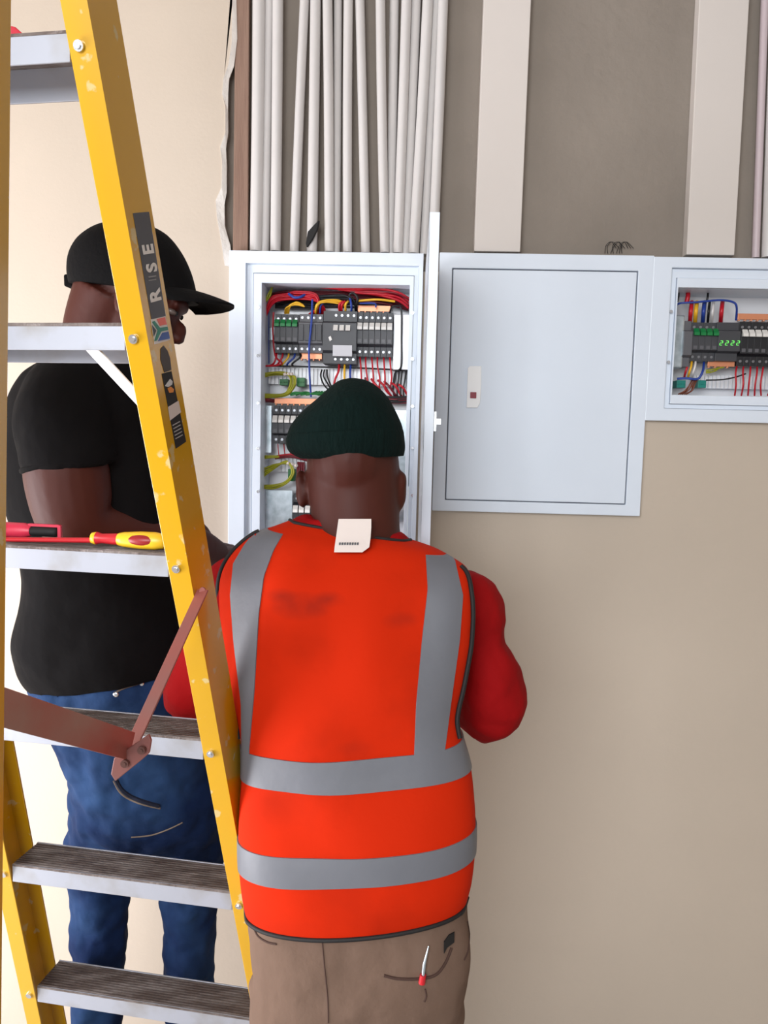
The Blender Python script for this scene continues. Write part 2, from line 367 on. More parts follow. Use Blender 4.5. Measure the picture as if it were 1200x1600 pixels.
# ---- right cabinet (open, door taken off)
x0 = xz(1013.5, 530, YF)[0]; z1 = xz(1100, 402, YF)[1]; z0 = xz(1100, 659, YF)[1]; x1 = x0 + 0.58
x0 += 0.0015
cabR = thing('electrical_cabinet', 'low open white electrical cabinet without a door, right of the closed cabinet', 'electrical cabinet', V(((x0+x1)/2, 0, z0)))
a0 = xz(1044, 530, YF)[0]; az1 = xz(1120, 419, YF)[1]; az0 = xz(1120, 640, YF)[1]
b0 = xz(1052, 530, -0.006)[0]; bz1 = xz(1120, 436, -0.006)[1]
o0 = xz(1052.5, 530, -0.004)[0]; ozt = xz(1120, 451.5, -0.004)[1]; ozb = xz(1120, 619, -0.004)[1]; o1 = x1-0.06
g = G(); ring_frame(g, rect(x0, x1, z0, z1), rect(a0, x1-0.03, az0, az1), YF, 0.0); g.obj('outer_frame', M_white, cabR, bevel=0.0018)
g = G(); ring_frame(g, rect(a0+0.001, x1-0.031, az0+0.001, az1-0.001), rect(b0-0.003, x1-0.05, az0+0.012, bz1), -0.011, -0.004); g.obj('door_rebate', M_white, cabR, bevel=0.001)
g = G(); ring_frame(g, rect(b0-0.002, x1-0.051, az0+0.013, bz1-0.001), rect(o0, o1, ozb, ozt), -0.017, -0.004)
g.bb(o0-0.012, o0, 0.002, 0.12, ozb, ozt); g.bb(o1, o1+0.01, 0.002, 0.12, ozb, ozt); g.bb(o0-0.012, o1+0.01, 0.002, 0.12, ozt, ozt+0.01); g.bb(o0-0.012, o1+0.01, 0.002, 0.12, ozb-0.01, ozb)
g.obj('cover_frame', M_white, cabR, bevel=0.001)
g = G(); g.bb(o0-0.01, o1+0.005, 0.115, 0.12, ozb-0.005, ozt+0.005); g.obj('back_plate', M_plate, cabR)
for pp in ((1048, 487), (1044, 566)): screw(wl(*pp, -0.017), cabR)

# ================================================================ BREAKERS
def breaker(px0, px1, py0, py1, lever_y, lever_m, body_m, label, group, yb=0.09, deep=0.065, name='circuit_breaker', sw=True):
    """one modular breaker: stepped body, toggle lever, terminal screws"""
    yf = yb-deep
    p0 = wl(px0, (py0+py1)/2, yf); p1 = wl(px1, (py0+py1)/2, yf); zt = wl(px0, py0, yf).z; zb = wl(px0, py1, yf).z; h = zt-zb
    x0, x1 = p0.x+0.0003, p1.x-0.0003; ysh = yf+0.018
    t = thing(name, label, 'circuit breaker', V((x0, yb, zb)), group)
    prof = [(yb, zb), (ysh, zb), (ysh, zb+h*0.22), (yf, zb+h*0.27), (yf, zt-h*0.27), (ysh, zt-h*0.22), (ysh, zt), (yb, zt)]
    g = G(); g.prism([V((x0, a, b)) for a, b in prof], (x1-x0, 0, 0)); g.obj('body', body_m, t, bevel=0.0004)
    xc = (x0+x1)/2; w = (x1-x0)
    for zz in (zt-h*0.12, zb+h*0.11):
        g = G(); g.cyl(V((xc, ysh+0.001, zz)), V((xc, ysh-0.0008, zz)), w*0.22, 10); g.box(V((xc, ysh-0.001, zz)), (w*0.16, 0, w*0.16), (0, 0.0003, 0), (-0.0006, 0, 0.0006))
        g.obj('terminal_screw', M_tscrew, t)
    if sw:
        zl = wl(px0, lever_y, yf).z
        g = G(); g.prism([V((xc-w*0.42, yf+0.001, zl-0.008)), V((xc-w*0.42, yf-0.010, zl-0.009)), V((xc-w*0.42, yf-0.009, zl-0.001)), V((xc-w*0.42, yf+0.001, zl+0.011))], (w*0.84, 0, 0))
        g.obj('toggle_lever', lever_m, t, bevel=0.0005)
    g = G(); g.bb(x0+w*0.2, x1-w*0.2, yf-0.0004, yf+0.001, zb+h*0.30, zb+h*0.38); g.obj('rating_mark', M_grey, t)
    return t, w
def run(n, px0, pitch, py0, py1, ly, lm, bm_, label, group, **k):
    t, w = breaker(px0, px0+pitch, py0, py1, ly, lm, bm_, label, group, **k)
    step = wl(px0+pitch, py0, k.get('yb', 0.09)-k.get('deep', 0.065)).x - wl(px0, py0, k.get('yb', 0.09)-k.get('deep', 0.065)).x
    for i in range(1, n): dup(t, (step*i, 0, 0))
    return t
def rail(px0, px1, py, lb):
    a = wl(px0, py, 0.1); b = wl(px1, py, 0.1); z = (a.z+b.z)/2
    g = G(); g.bb(a.x, b.x, 0.093, 0.096, z-0.017, z+0.017); g.bb(a.x, b.x, 0.096, 0.115, z-0.012, z+0.012)
    tag(g.obj('mounting_rail', M_galv), lb, 'rail')
rail(414, 634, 524, 'steel mounting rail behind the top breaker row of the open cabinet')
rail(414, 634, 664, 'steel mounting rail behind the second breaker row of the open cabinet')
rail(440, 634, 803, 'steel mounting rail behind the third breaker row of the open cabinet')
rail(1058, 1290, 534, 'steel mounting rail behind the breaker row of the right cabinet')
run(4, 428, 9.4, 489, 550, 505, M_green, M_dark, 'green toggle breaker in the top row of the open cabinet', 'green toggle breakers in the open cabinet')
# surge arrester, 4 modules wide
def block(name, px0, px1, py0, py1, m, label, cat, yb=0.09, deep=0.07):
    yf = yb-deep; a = wl(px0, (py0+py1)/2, yf); b = wl(px1, (py0+py1)/2, yf); zt = wl(px0, py0, yf).z; zb = wl(px0, py1, yf).z
    t = thing(name, label, cat, V((a.x, yb, zb))); h = zt-zb; ys = yf+0.016
    prof = [(yb, zb), (ys, zb), (ys, zb+h*0.2), (yf, zb+h*0.24), (yf, zt-h*0.24), (ys, zt-h*0.2), (ys, zt), (yb, zt)]
    g = G(); g.prism([V((a.x, p, q)) for p, q in prof], (b.x-a.x, 0, 0)); g.obj('body', m, t, bevel=0.0006)
    return t, a.x, b.x, zb, zt, yf
t, a, b, zb, zt, yf = block('surge_arrester', 466.2, 503.6, 489, 550, M_grey, 'grey surge arrester between the green toggles and the main switch', 'surge arrester')
for k in range(4):
    x = a+(b-a)*(k+0.5)/4
    g = G(); g.bb(x-0.0065, x+0.0065, yf-0.004, yf, zb+0.03, zt-0.03); g.obj('cartridge', M_dark, t, bevel=0.001)
    for zz in (zt-0.01, zb+0.01):
        g = G(); g.cyl(V((x, yf+0.0155, zz)), V((x, yf+0.014, zz)), 0.0035, 10); g.obj('terminal_screw', M_tscrew, t)
t, a, b, zb, zt, yf = block('main_switch', 504, 557, 484, 567, M_dark, 'tall charcoal main switch with a white label in the top row', 'main switch', deep=0.078)
c = wl(535, 548.5, yf); g = G(); g.box(V((c.x, yf+0.006, c.z+0.001)), (0.026, 0, 0), (0, 0.008, 0), (0, 0, 0.0145)); g.obj('rating_label', mat('pale_label', (200, 200, 206), 0.5), t)
for k in range(3):
    x = wl(524.5+9.6*k, 512, yf).x; z = wl(524, 512, yf).z
    g = G(); g.prism([V((x-0.006, yf+0.001, z-0.008)), V((x-0.006, yf-0.011, z-0.008)), V((x-0.006, yf+0.001, z+0.009))], (0.012, 0, 0)); g.obj('toggle_lever', M_lever, t)
for k in range(4):
    for zz in (zt-0.012, zb+0.012):
        x = wl(524+9.4*k, 512, yf).x
        g = G(); g.cyl(V((x, yf+0.0155, zz)), V((x, yf+0.0135, zz)), 0.0035, 10); g.obj('terminal_screw', M_tscrew, t)
c = wl(516, 529, yf-0.001); g = G(); g.box(c, (0.003, 0, 0.002), (0, 0.002, 0), (-0.002, 0, 0.005)); g.obj('test_button', M_lever, t)
run(6, 557.4, 9.35, 486, 556, 510, M_lever, M_dark, 'white toggle breaker in the top row of the open cabinet', 'white toggle breakers in the top row')
run(18, 425, 9.5, 633, 693, 655, M_lever, M_dark, 'white toggle breaker in the second row of the open cabinet', 'breakers in the second row')
run(15, 457, 9.5, 772, 832, 795, M_lever, M_dark2, 'white toggle breaker in the third row of the open cabinet', 'breakers in the third row')
run(4, 1082, 10, 502, 563, 519, M_green, M_dark, 'dark breaker with green toggle in the right cabinet', 'green toggle breakers in the right cabinet')
t, a, b, zb, zt, yf = block('metering_module', 1122.5, 1157, 502, 563, M_dark, 'charcoal metering module with small green lit digits in the right cabinet', 'meter')
M_led = bpy.data.materials.new('green_digits'); M_led.use_nodes = True
q = M_led.node_tree.nodes['Principled BSDF']; q.inputs['Base Color'].default_value = (0.1, 0.6, 0.1, 1); q.inputs['Emission Color'].default_value = (0.2, 1, 0.15, 1); q.inputs['Emission Strength'].default_value = 0.9
for k in range(4):
    c = wl(1127+8.8*k, 536, yf-0.001)
    g = G()
    for (dx, dz, hx_, hz_) in ((0, 0.0055, 0.003, 0.0006), (0, 0, 0.003, 0.0006), (0, -0.0055, 0.003, 0.0006), (0.0032, 0.003, 0.0006, 0.0025), (-0.0032, -0.003, 0.0006, 0.0025)):
        g.box(c+V((dx+dz*0.2, 0, dz)), (hx_, 0, 0), (0, 0.0006, 0), (0, 0, hz_))
    g.obj('lit_digit', M_led, t)
t2, a, b, zb, zt, yf = block('end_block', 1068, 1081.7, 500, 572, M_grey, 'plain grey end block left of the green toggles in the right cabinet', 'terminal block')
run(12, 1157.5, 10.3, 501, 571, 521, M_lever, M_dark2, 'black breaker with white toggle in the right cabinet', 'white toggle breakers in the right cabinet')
# busbars
def busbar(px0, px1, py, lb, hh=4.5):
    a = wl(px0, py, 0.05); b = wl(px1, py, 0.05); h = hh*D/F
    g = G(); z = (a.z+b.z)/2; g.bb(a.x, b.x, 0.05, 0.056, z-h, z+h)
    k = a.x+0.004
    while k < b.x-0.003:
        g.bb(k-0.002, k+0.002, 0.05, 0.062, z-h-0.004, z-h); k += 0.0165
    tag(g.obj('busbar', M_copper, bevel=0.0005), lb, 'busbar')
busbar(559, 610, 482, 'short copper busbar above the white toggles of the top row')
busbar(469, 503, 556.5, 'short copper busbar below the grey surge arrester')
busbar(429, 596, 628, 'long copper busbar above the second breaker row')
busbar(1153, 1280, 495.5, 'copper busbar above the breakers in the right cabinet')
busbar(1106, 1148, 568, 'short copper busbar below the green digits in the right cabinet')
# white cable ducts between rows
def duct(px0, px1, py, hh, lb, m=M_plate):
    a = wl(px0, py, 0.08); b = wl(px1, py, 0.08); z = (a.z+b.z)/2; h = hh*D/F
    g = G(); g.bb(a.x, b.x, 0.09, 0.112, z-h, z+h)
    k = a.x+0.006
    while k < b.x-0.004:
        g.bb(k, k+0.006, 0.082, 0.09, z-h, z+h); k += 0.011
    tag(g.obj('cable_duct', m), lb, 'cable duct')
duct(416, 634, 589, 13, 'white slotted cable duct between the first and second breaker rows')
duct(432, 634, 728, 12, 'white slotted cable duct between the second and third breaker rows')
duct(1085, 1285, 598, 10, 'white slotted cable duct at the bottom of the right cabinet')
# galvanised side plates
for (a, b, c, d, lb) in ((411, 424, 633, 708, 'galvanised steel strip left of the second breaker row'), (411, 456, 765, 870, 'galvanised steel plate left of the third breaker row'), (613, 639, 640, 760, 'galvanised steel strip right of the second breaker row')):
    p, q_ = wl(a, c, 0.06), wl(b, d, 0.06); g = G(); g.bb(p.x, q_.x, 0.06, 0.064, q_.z, p.z); g.bb(p.x, p.x+0.003, 0.064, 0.11, q_.z, p.z); tag(g.obj('steel_plate', M_galv, bevel=0.001), lb, 'plate')
for (a, b, lb) in ((615.5, 626, 'white strip standing in for back plate glare beside the last top-row breaker'), (629, 639.5, 'white strip standing in for back plate glare against the cabinet side, top row')):  # added white strips stand for the overexposed glare of the back plate
    p, q_ = wl(a, 491, 0.045), wl(b, 578, 0.045); g = G(); g.bb(p.x, q_.x, 0.045, 0.1, q_.z, p.z); tag(g.obj('bright_strip', M_plate, bevel=0.002), lb, 'strip')
p, q_ = wl(1053, 492, 0.03), wl(1066, 575, 0.03); g = G(); g.bb(p.x, q_.x, 0.03, 0.09, q_.z, p.z); tag(g.obj('bright_strip', M_galv, bevel=0.004), 'bright steel strip left of the breakers in the right cabinet', 'strip')

# ================================================================ WIRES
R_ = random.Random(3)
def wire(col, pts, r=0.0022, label=None, group=None, y=0.03, name='wire'):
    P = []
    for i_, p in enumerate(pts):
        j = (R_.uniform(-1.3, 1.3), R_.uniform(-1.3, 1.3), R_.uniform(-0.004, 0.004)) if group and 0 < i_ < len(pts)-1 else (0, 0, 0)
        P.append(wl(p[0]+j[0], p[1]+j[1], (p[2] if len(p) > 2 else y)+j[2]))
    g = G(); g.tube(smoothpath(P, 6), r, 8)
    return tag(g.obj(name, WM[col], smooth=True), label, 'wire', group)
for k in range(9):
    o = k*1.6
    wire('red', [(414, 497-o*0.3, 0.06), (424, 478-o, 0.045), (436+o, 469-o*0.8, 0.035), (465, 466-o*0.7, 0.03), (492, 468-o*0.6, 0.03), (505-k, 480, 0.04), (507-k*3, 491, 0.06)], 0.0028, 'thick red wire looping over the green toggles', 'red wires over the top row')
for k in range(4):
    wire('yellow', [(445+k*2, 490, 0.05), (448+k*2, 481-k, 0.028), (462, 476.5-k*1.2, 0.022), (476-k, 479-k, 0.025)], 0.002, 'yellow wire curving above the green toggles', 'yellow wires above the green toggles')
for k in range(4):
    wire('yellow', [(493, 492, 0.05), (494.5+k*0.7, 478-k, 0.024), (506, 473-k*1.6, 0.02), (530, 473.5-k*1.6, 0.022), (536+k, 478, 0.03)], 0.0022, 'yellow wire running along above the main switch', 'yellow wires above the main switch')
wire('yellow', [(560, 470, 0.025), (590, 468, 0.02), (617, 471, 0.025)], 0.003, 'yellow wire running flat above the copper busbar of the top row')
for k in range(7):
    wire('dark red' if k % 2 else 'red', [(500+k*10, 449+k*0.8, 0.05), (545+k*4, 452+k*1.2, 0.04), (595, 453+k*1.5, 0.035), (622, 456+k*2.2, 0.035), (638, 466+k*2.5, 0.05)], 0.0034, 'thick red cable across the top right of the open cabinet', 'red cables at the top right')
for k in range(5):
    wire('dark red', [(414, 462+k*2.4, 0.095), (450, 456+k*3, 0.09), (520, 455+k*3, 0.09), (600, 462+k*3, 0.085), (638, 476+k*2, 0.09)], 0.0036, 'dark red cable lying deep behind the loops of the top row', 'deep dark red cables at the top')
for k in range(4):
    wire('black', [(430, 475+k*1.8, 0.085), (470, 470+k*3, 0.085), (540, 470+k*3, 0.085), (612, 474+k*2.2, 0.085)], 0.003, 'black cable lying deep behind the copper busbar of the top row', 'deep black cables at the top')
for k in range(3):
    wire('black', [(455+k*5, 458, 0.055), (490, 463+k*1.5, 0.05), (535, 462+k*2, 0.04), (552+k, 470, 0.03), (556+k, 489, 0.06)], 0.0028, 'black cable crossing behind the loops above the top row', 'black cables across the top')
wire('black', [(552, 468, 0.02), (546, 461, 0.015), (552, 458, 0.015), (559, 466, 0.018), (556, 476, 0.025)], 0.003, 'black wire curled into a small knot above the main switch')
for k in range(2):
    wire('green and yellow', [(413, 478-k*4, 0.05), (419+k*3, 462, 0.04), (427-k*2, 447, 0.05)], 0.0026, 'earth wire in the top corner of the open cabinet', 'earth wires in the top corner')
wire('blue', [(488, 468, 0.012), (487, 500, 0.004), (483, 545, 0.004), (484, 590, 0.012), (486, 620, 0.03)], 0.0028, 'single blue wire hanging down across the grey surge arrester')
wire('blue', [(451, 459, 0.025), (461, 465, 0.018), (472, 463, 0.02), (478, 458, 0.03)], 0.0036, 'short blue wire looping above the green toggles')
wire('blue', [(500, 489, 0.045), (501, 478, 0.03), (505, 474, 0.03)], 0.0026, 'short blue wire beside the yellow ones, left of the main switch')
for k in range(2):
    wire('red', [(531+k*3, 489, 0.045), (531+k*3, 477, 0.02), (536+k*3, 471, 0.02)], 0.0032, 'short red wire dropping into the main switch', 'red feeds of the main switch')
wire('yellow', [(540, 489, 0.045), (540, 476, 0.015), (544, 471, 0.02)], 0.003, 'short yellow wire dropping into the main switch')
wire('blue', [(549, 489, 0.045), (549, 478, 0.015), (547, 466, 0.02)], 0.003, 'short blue wire dropping into the main switch')
wire('blue', [(562, 474, 0.03), (585, 474, 0.025), (587, 480, 0.03)], 0.0022, 'thin blue wire above the copper busbar of the top row')
wire('black', [(609, 489, 0.045), (612, 480, 0.03), (620, 478, 0.03), (627, 484, 0.035), (627.5, 530, 0.04), (627, 572, 0.04), (617, 584, 0.05), (614, 610, 0.05)], 0.0026, 'black wire bowing over and down between the two white strips')
wire('blue', [(420, 485, 0.07), (420, 520, 0.07), (420, 568, 0.07)], 0.0016, 'thin blue wire running down left of the green toggles')
wire('red', [(427.5, 488, 0.06), (426.5, 520, 0.06), (430, 555, 0.05), (440, 567, 0.04), (431, 571, 0.04), (411, 572, 0.05)], 0.0026, 'red wire running down the left of the green toggles and out sideways')
for i, c in enumerate(('red', 'red', 'yellow', 'blue', 'black')):
    x = 432.5+9.4*i if i < 5 else 0
    wire(c, [(x, 549, 0.06), (x-1, 558, 0.045), (x-5-2*i, 568, 0.045), (x-12, 572, 0.06)], 0.0027, c+' wire leaving a breaker under the green toggles' + (', ' + ('outer' if i == 0 else 'inner') + ' of two red ones' if c == 'red' else ''))
wire('black', [(412, 571.5, 0.055), (480, 573, 0.05), (560, 575, 0.05), (639, 579, 0.055)], 0.0024, 'black wire running level under the whole top row')
for i, c in enumerate(('red', 'yellow', 'blue')):
    x = 530+9.2*i
    wire(c, [(x, 566, 0.05), (x-1, 580, 0.035), (x-(6 if i == 0 else 1), 592, 0.035), (x-(9 if i == 0 else 0), 607, 0.05)], 0.003, c+' wire dropping below the main switch')
for i in range(6):
    x = 562+9.35*i
    wire('red', [(x, 555, 0.055), (x+0.5, 572, 0.035), (x+3, 590, 0.035), (x+R_.uniform(2, 6), 608, 0.045), (x+14, 620, 0.06)], 0.0023, 'red wire dropping from a white toggle breaker of the top row', 'red wires below the top row')
for i in range(6):
    wire('red' if i % 3 else 'dark red', [(570+i*10, 590+i*2, 0.045), (578+i*10, 600+i, 0.04), (590+i*9, 616, 0.05), (598+i*8, 622, 0.06)], 0.0032, 'red wire slanting into the duct right of the green beanie', 'red wires right of the beanie')
for i in range(4):
    wire('black', [(618+i*5.5, 577, 0.05), (617+i*5.5, 592, 0.04), (615+i*5.5, 608, 0.045), (616+i*5, 620, 0.05)], 0.0022, 'black wire dropping under the two white strips', 'black wires under the white strips')
for i in range(6):
    wire('dark red' if i % 2 else 'black', [(592, 619+i*1.6, 0.05), (615, 621+i*1.6, 0.045), (638, 620+i*1.8, 0.05)], 0.003, 'dark level cable right of the green beanie', 'dark cable bundle right of the beanie')
for k in range(5):
    wire('green and yellow', [(411, 584+k*1.3, 0.045), (430, 581+k*0.8, 0.035), (447+k*2, 583+k*0.8, 0.03), (454+k*2.2, 592, 0.025), (452+k*2, 606, 0.025), (441+k, 615+k*0.8, 0.03), (411, 616+k*1.3, 0.045)], 0.0026, 'green and yellow earth wire hooking round under the top row', 'earth wires under the top row')
for k in range(4):
    wire('green and yellow', [(411, 745-k*4, 0.045), (430, 731-k*1.5, 0.035), (448+k, 721+k, 0.03), (455+k*1.5, 738, 0.025), (447+k, 753, 0.03), (430, 759+k*0.8, 0.035), (411, 759+k*1.3, 0.045)], 0.0027, 'green and yellow earth wire hooking round under the second row', 'earth wires under the second row')
for k in range(2):
    wire('green and yellow', [(411, 713+k*3, 0.05), (425, 714+k*2, 0.045), (438, 713+k, 0.05)], 0.0028, 'short earth wire entering level under the second row', 'short earth wires under the second row')
for k in range(5):
    wire('green', [(446+k*8, 618-k*0.3, 0.035), (462+k*8, 612+k*0.6, 0.028), (478+k*7, 616, 0.03), (496+k*4, 612, 0.04)], 0.0026, 'green wire lying along the duct left of the beanie', 'green wires in the duct')
for k in range(3):
    wire('black', [(503+k*4, 578, 0.045), (501+k*5, 588, 0.035), (505+k*6, 600, 0.04), (512+k*5, 608, 0.05)], 0.0022, 'black wire curling in the duct under the main switch', 'black wires under the main switch')
for (a, b, c, d, lb, m) in ((437, 450, 592, 602, 'small green terminal block left in the upper duct', 'green'), (464, 476, 590, 604, 'small green terminal block nearer the blue wire', 'green'), (450, 459, 733, 752, 'small green terminal block in the lower duct', 'green')):
    p, q_ = wl(a, c, 0.05), wl(b, d, 0.05); g = G(); g.bb(p.x, q_.x, 0.05, 0.09, q_.z, p.z)
    for k in range(3):
        x = p.x+(q_.x-p.x)*(k+0.5)/3; g.cyl(V((x, 0.05, (p.z+q_.z)/2)), V((x, 0.047, (p.z+q_.z)/2)), 0.0022, 8)
    tag(g.obj('terminal_block', WM[m], bevel=0.0008), lb, 'terminal block')
for i in range(3):
    p = wl(444+i*5, 585, 0.028); g = G(); g.cyl(p, p+V((0.006, -0.004, 0.002)), 0.0042, 8); tag(g.obj('wire_lug', M_tagw, bevel=0.0005), 'pale crimped lug where the upper earth wires meet', 'lug', 'upper earth lugs')
for i in range(3):
    p = wl(449+i*6, 724+i*2, 0.028); g = G(); g.cyl(p, p+V((0.006, -0.004, 0.002)), 0.0045, 8); tag(g.obj('wire_lug', M_tagw, bevel=0.0005), 'pale crimped lug where the lower earth wires meet', 'lug', 'lower earth lugs')
for i in range(3):
    x = 434+9.4*i
    wire('red', [(x, 692, 0.06), (x, 703, 0.05), (x+2, 712, 0.055)], 0.0014, 'thin red wire below the second breaker row', 'thin red wires below the second row')
for i in range(3):
    wire('dark red' if i else 'red', [(430, 713+i*1.8, 0.05), (455, 711+i*2, 0.045), (480, 716+i*2, 0.05)], 0.0026, 'level red wire under the second breaker row', 'red wires under the second row')
for i in range(4):
    wire('dark red', [(466+i*3, 722, 0.05), (465+i*3, 740, 0.045), (466+i*2.5, 758, 0.05)], 0.0032, 'dark red wire dropping beside the ear under the beanie', 'dark red wires by the ear')
for i in range(3):
    wire('dark red', [(411, 624+i*1.8, 0.05), (420, 624.5+i*1.8, 0.048), (431, 625+i*1.8, 0.055)], 0.0026, 'dark red wire at the end of the long copper busbar', 'dark red wires by the long busbar')
# right cabinet wires
wire('blue', [(1055, 480, 0.045), (1062, 474, 0.03), (1090, 472, 0.02), (1125, 469, 0.02), (1145, 472, 0.022), (1151, 480, 0.025), (1150, 500, 0.05)], 0.0028, 'blue wire arching over the metering module in the right cabinet')
wire('blue', [(1058, 592, 0.05), (1072, 591, 0.04), (1090, 592, 0.035), (1098, 580, 0.035), (1100, 566, 0.055)], 0.0032, 'blue wire bending under the green toggles of the right cabinet')
for i, (c, x) in enumerate((('red', 1079), ('yellow', 1087), ('blue', 1099), ('black', 1107), ('red', 1127), ('white', 1113))):
    wire(c, [(x+2, 472, 0.05), (x+1, 480, 0.028), (x, 490, 0.025), (x-1, 503, 0.055)], 0.0055 if c in ('red', 'yellow', 'blue') else 0.0035, c+(' sleeved cable entering the metering module top' if x == 1127 else ' sleeved cable entering the breaker tops in the right cabinet'))
for i, (c, x) in enumerate((('red', 1075), ('black', 1060), ('black', 1106))):
    wire(c, [(x, 452, 0.07), (x, 462, 0.05), (x-2, 472, 0.05)], 0.006 if c == 'red' else 0.0028, ('thick red cable' if c == 'red' else 'thin black wire') + ' coming in at the top of the right cabinet' + (', left one' if x == 1060 else ''))
for i, (c, x) in enumerate((('red', 1072), ('yellow', 1078), ('white', 1084))):
    wire(c, [(x+3, 562, 0.055), (x+2, 572, 0.04), (x-1, 582, 0.04), (x-3, 590, 0.06)], 0.003, c+' wire leaving the green toggles of the right cabinet')
for i in range(9):
    x = 1152+10.3*i
    wire('red', [(x, 570, 0.055), (x-1+R_.uniform(-1, 1), 582, 0.035), (x-2+R_.uniform(-4, 4), 600, 0.03), (x-4, 618, 0.05)], 0.0023, 'red wire dropping from the breakers of the right cabinet', 'red wires in the right cabinet')
for i in range(4):
    wire('green and yellow', [(1103, 583-i*1.5, 0.05), (1115, 580-i, 0.045), (1122+i*3, 574, 0.05)], 0.0018, 'earth wire under the short copper busbar in the right cabinet', 'earth wires in the right cabinet')
wire('black', [(1103, 594, 0.04), (1130, 593, 0.03), (1150, 589, 0.035), (1165, 584, 0.05)], 0.002, 'black wire sagging across the duct of the right cabinet')
for i in range(5):
    wire('brown', [(1060+i*3, 616, 0.05), (1070+i*3, 610, 0.04), (1078+i*2, 600, 0.04), (1082+i*2, 592, 0.055)], 0.002, 'brown wire between the teal terminal blocks', 'brown wires in the right cabinet')
for (a, b, lb) in ((1058, 1071, 'teal terminal block at the bottom left corner of the right cabinet'), (1091, 1103, 'teal terminal block right of the brown wires in the right cabinet')):
    p, q_ = wl(a, 594, 0.05), wl(b, 606, 0.05); g = G(); g.bb(p.x, q_.x, 0.05, 0.09, q_.z, p.z)
    for k in range(3):
        x = p.x+(q_.x-p.x)*(k+0.5)/3; g.cyl(V((x, 0.05, (p.z+q_.z)/2)), V((x, 0.047, (p.z+q_.z)/2)), 0.0022, 8)
    tag(g.obj('terminal_block', mat('teal_plastic', (20, 130, 118), 0.4), bevel=0.0008), lb, 'terminal block')

# ================================================================ LADDER
SCL = 0.9186
def LP(k): return CAM + V((SCL*(-0.44505+0.02956*k), SCL*(1+0.10036*k), SCL*(0.4801-0.34727*k)))
UV = (LP(1)-LP(0)).normalized()          # down along the stile
ang = math.radians(7.5)
SD = V((-math.cos(ang), math.sin(ang), 0))   # from the right stile to the left one
BD = SD.cross(UV).normalized()
if BD.y < 0: BD = -BD                    # depth of the channel, away from the camera
BH = V((math.sin(ang), math.cos(ang), 0))
FLW, WEB, TH = 0.033, 0.075, 0.004
kb = (CAM.z/SCL + 0.4801)/0.34727        # floor
def wd(k): return 0.30+0.034*k           # clear width between flanges measured on the lip
ladder = thing('step_ladder', 'yellow fibreglass stepladder with white aluminium steps standing in front of the two men', 'ladder', V((LP(kb).x-0.2, LP(kb).y-0.3, 0)))
ktop = -2.3
def channel(name, pts_out, inward, th=TH):
    """C channel: pts_out = two ends of the outer front edge; inward = direction of the flanges"""
    g = G()
    a, b = pts_out
    for (q0, q1, w0, w1) in ((0, WEB, 0, th), (0, th, 0, FLW), (WEB-th, WEB, 0, FLW)):
        ra = [a+BD*q0+inward*w0, a+BD*q1+inward*w0, a+BD*q1+inward*w1, a+BD*q0+inward*w1]
        rb = [p+(b-a) for p in ra]
        g.loft([ra, rb])
    return g.obj(name, M_yel, ladder, bevel=0.0008)
Ra, Rb = LP(ktop)-SD*FLW, LP(kb-0.03)-SD*FLW
st_r = channel('front_stile', (Ra, Rb), SD)
La, Lb = LP(ktop)+SD*(wd(ktop)+FLW), LP(kb-0.03)+SD*(wd(kb)+FLW)
st_l = channel('front_stile', (La, Lb), -SD)
# steps
for k in range(-1, 7):
    p = LP(k); w_ = wd(k); c0 = p+SD*0.001; c1 = p+SD*(w_-0.001); up = V((0, 0, 1))
    hh = 0.0175; dep = 0.078
    q0, q1 = c0 + BD*0.004, c1 + BD*0.004
    g = G(); m_ = (q0+q1)/2; half = (q1-q0)/2
    g.box(m_+BH*0.002, half, BH*0.0015, up*hh)                                # near lip
    g.box(m_+BH*dep-up*0.004, half, BH*0.0015, up*(hh+0.006))                    # far lip
    s_ = g.obj('step', M_alu, ladder, bevel=0.0008)
    g = G(); g.box(m_+BH*(dep/2)+up*(hh-0.002), half*0.998, BH*(dep/2), up*0.0018)
    for j in range(11):
        g.box(m_+BH*(0.006+j*0.0068)+up*(hh+0.0004), half*0.995, BH*0.0012, up*0.0010)
    g.obj('tread', M_tread, s_)
    for bb_ in (p-SD*0.014, ):
        g = G(); g.cyl(bb_+V((0, 0, -0.002)), bb_-BD*0.0035+V((0, 0, -0.002)), 0.0062, 14); g.cyl(bb_-BD*0.003+V((0, 0, -0.002)), bb_-BD*0.0055+V((0, 0, -0.002)), 0.0035, 10); g.obj('bolt', M_screw, st_r)
    pl = p+SD*(w_+0.014)
    g = G(); g.cyl(pl, pl-BD*0.0035, 0.0062, 14); g.obj('bolt', M_screw, st_l)
# white diagonal brace under the second visible step
pa = at(127, 527, 1.035); pb = LP(1.3)+BD*0.03 + SD*0.004
g = G(); g.bar(pa, pb, (0.3, -0.6, 0.6), 0.022, 0.003); g.obj('step_brace', mat('white_brace', (240, 240, 242), 0.4), ladder, bevel=0.001)
# top cap
c = LP(ktop)+SD*(wd(ktop)/2)
g = G(); g.box(c+BH*(-0.01)+V((0, 0, 0.01)), SD*(wd(ktop)/2+0.06), BH*0.1, V((0, 0, 0.022))); g.obj('top_cap', mat('black_cap_plastic', (40, 40, 42), 0.5), ladder, bevel=0.006)
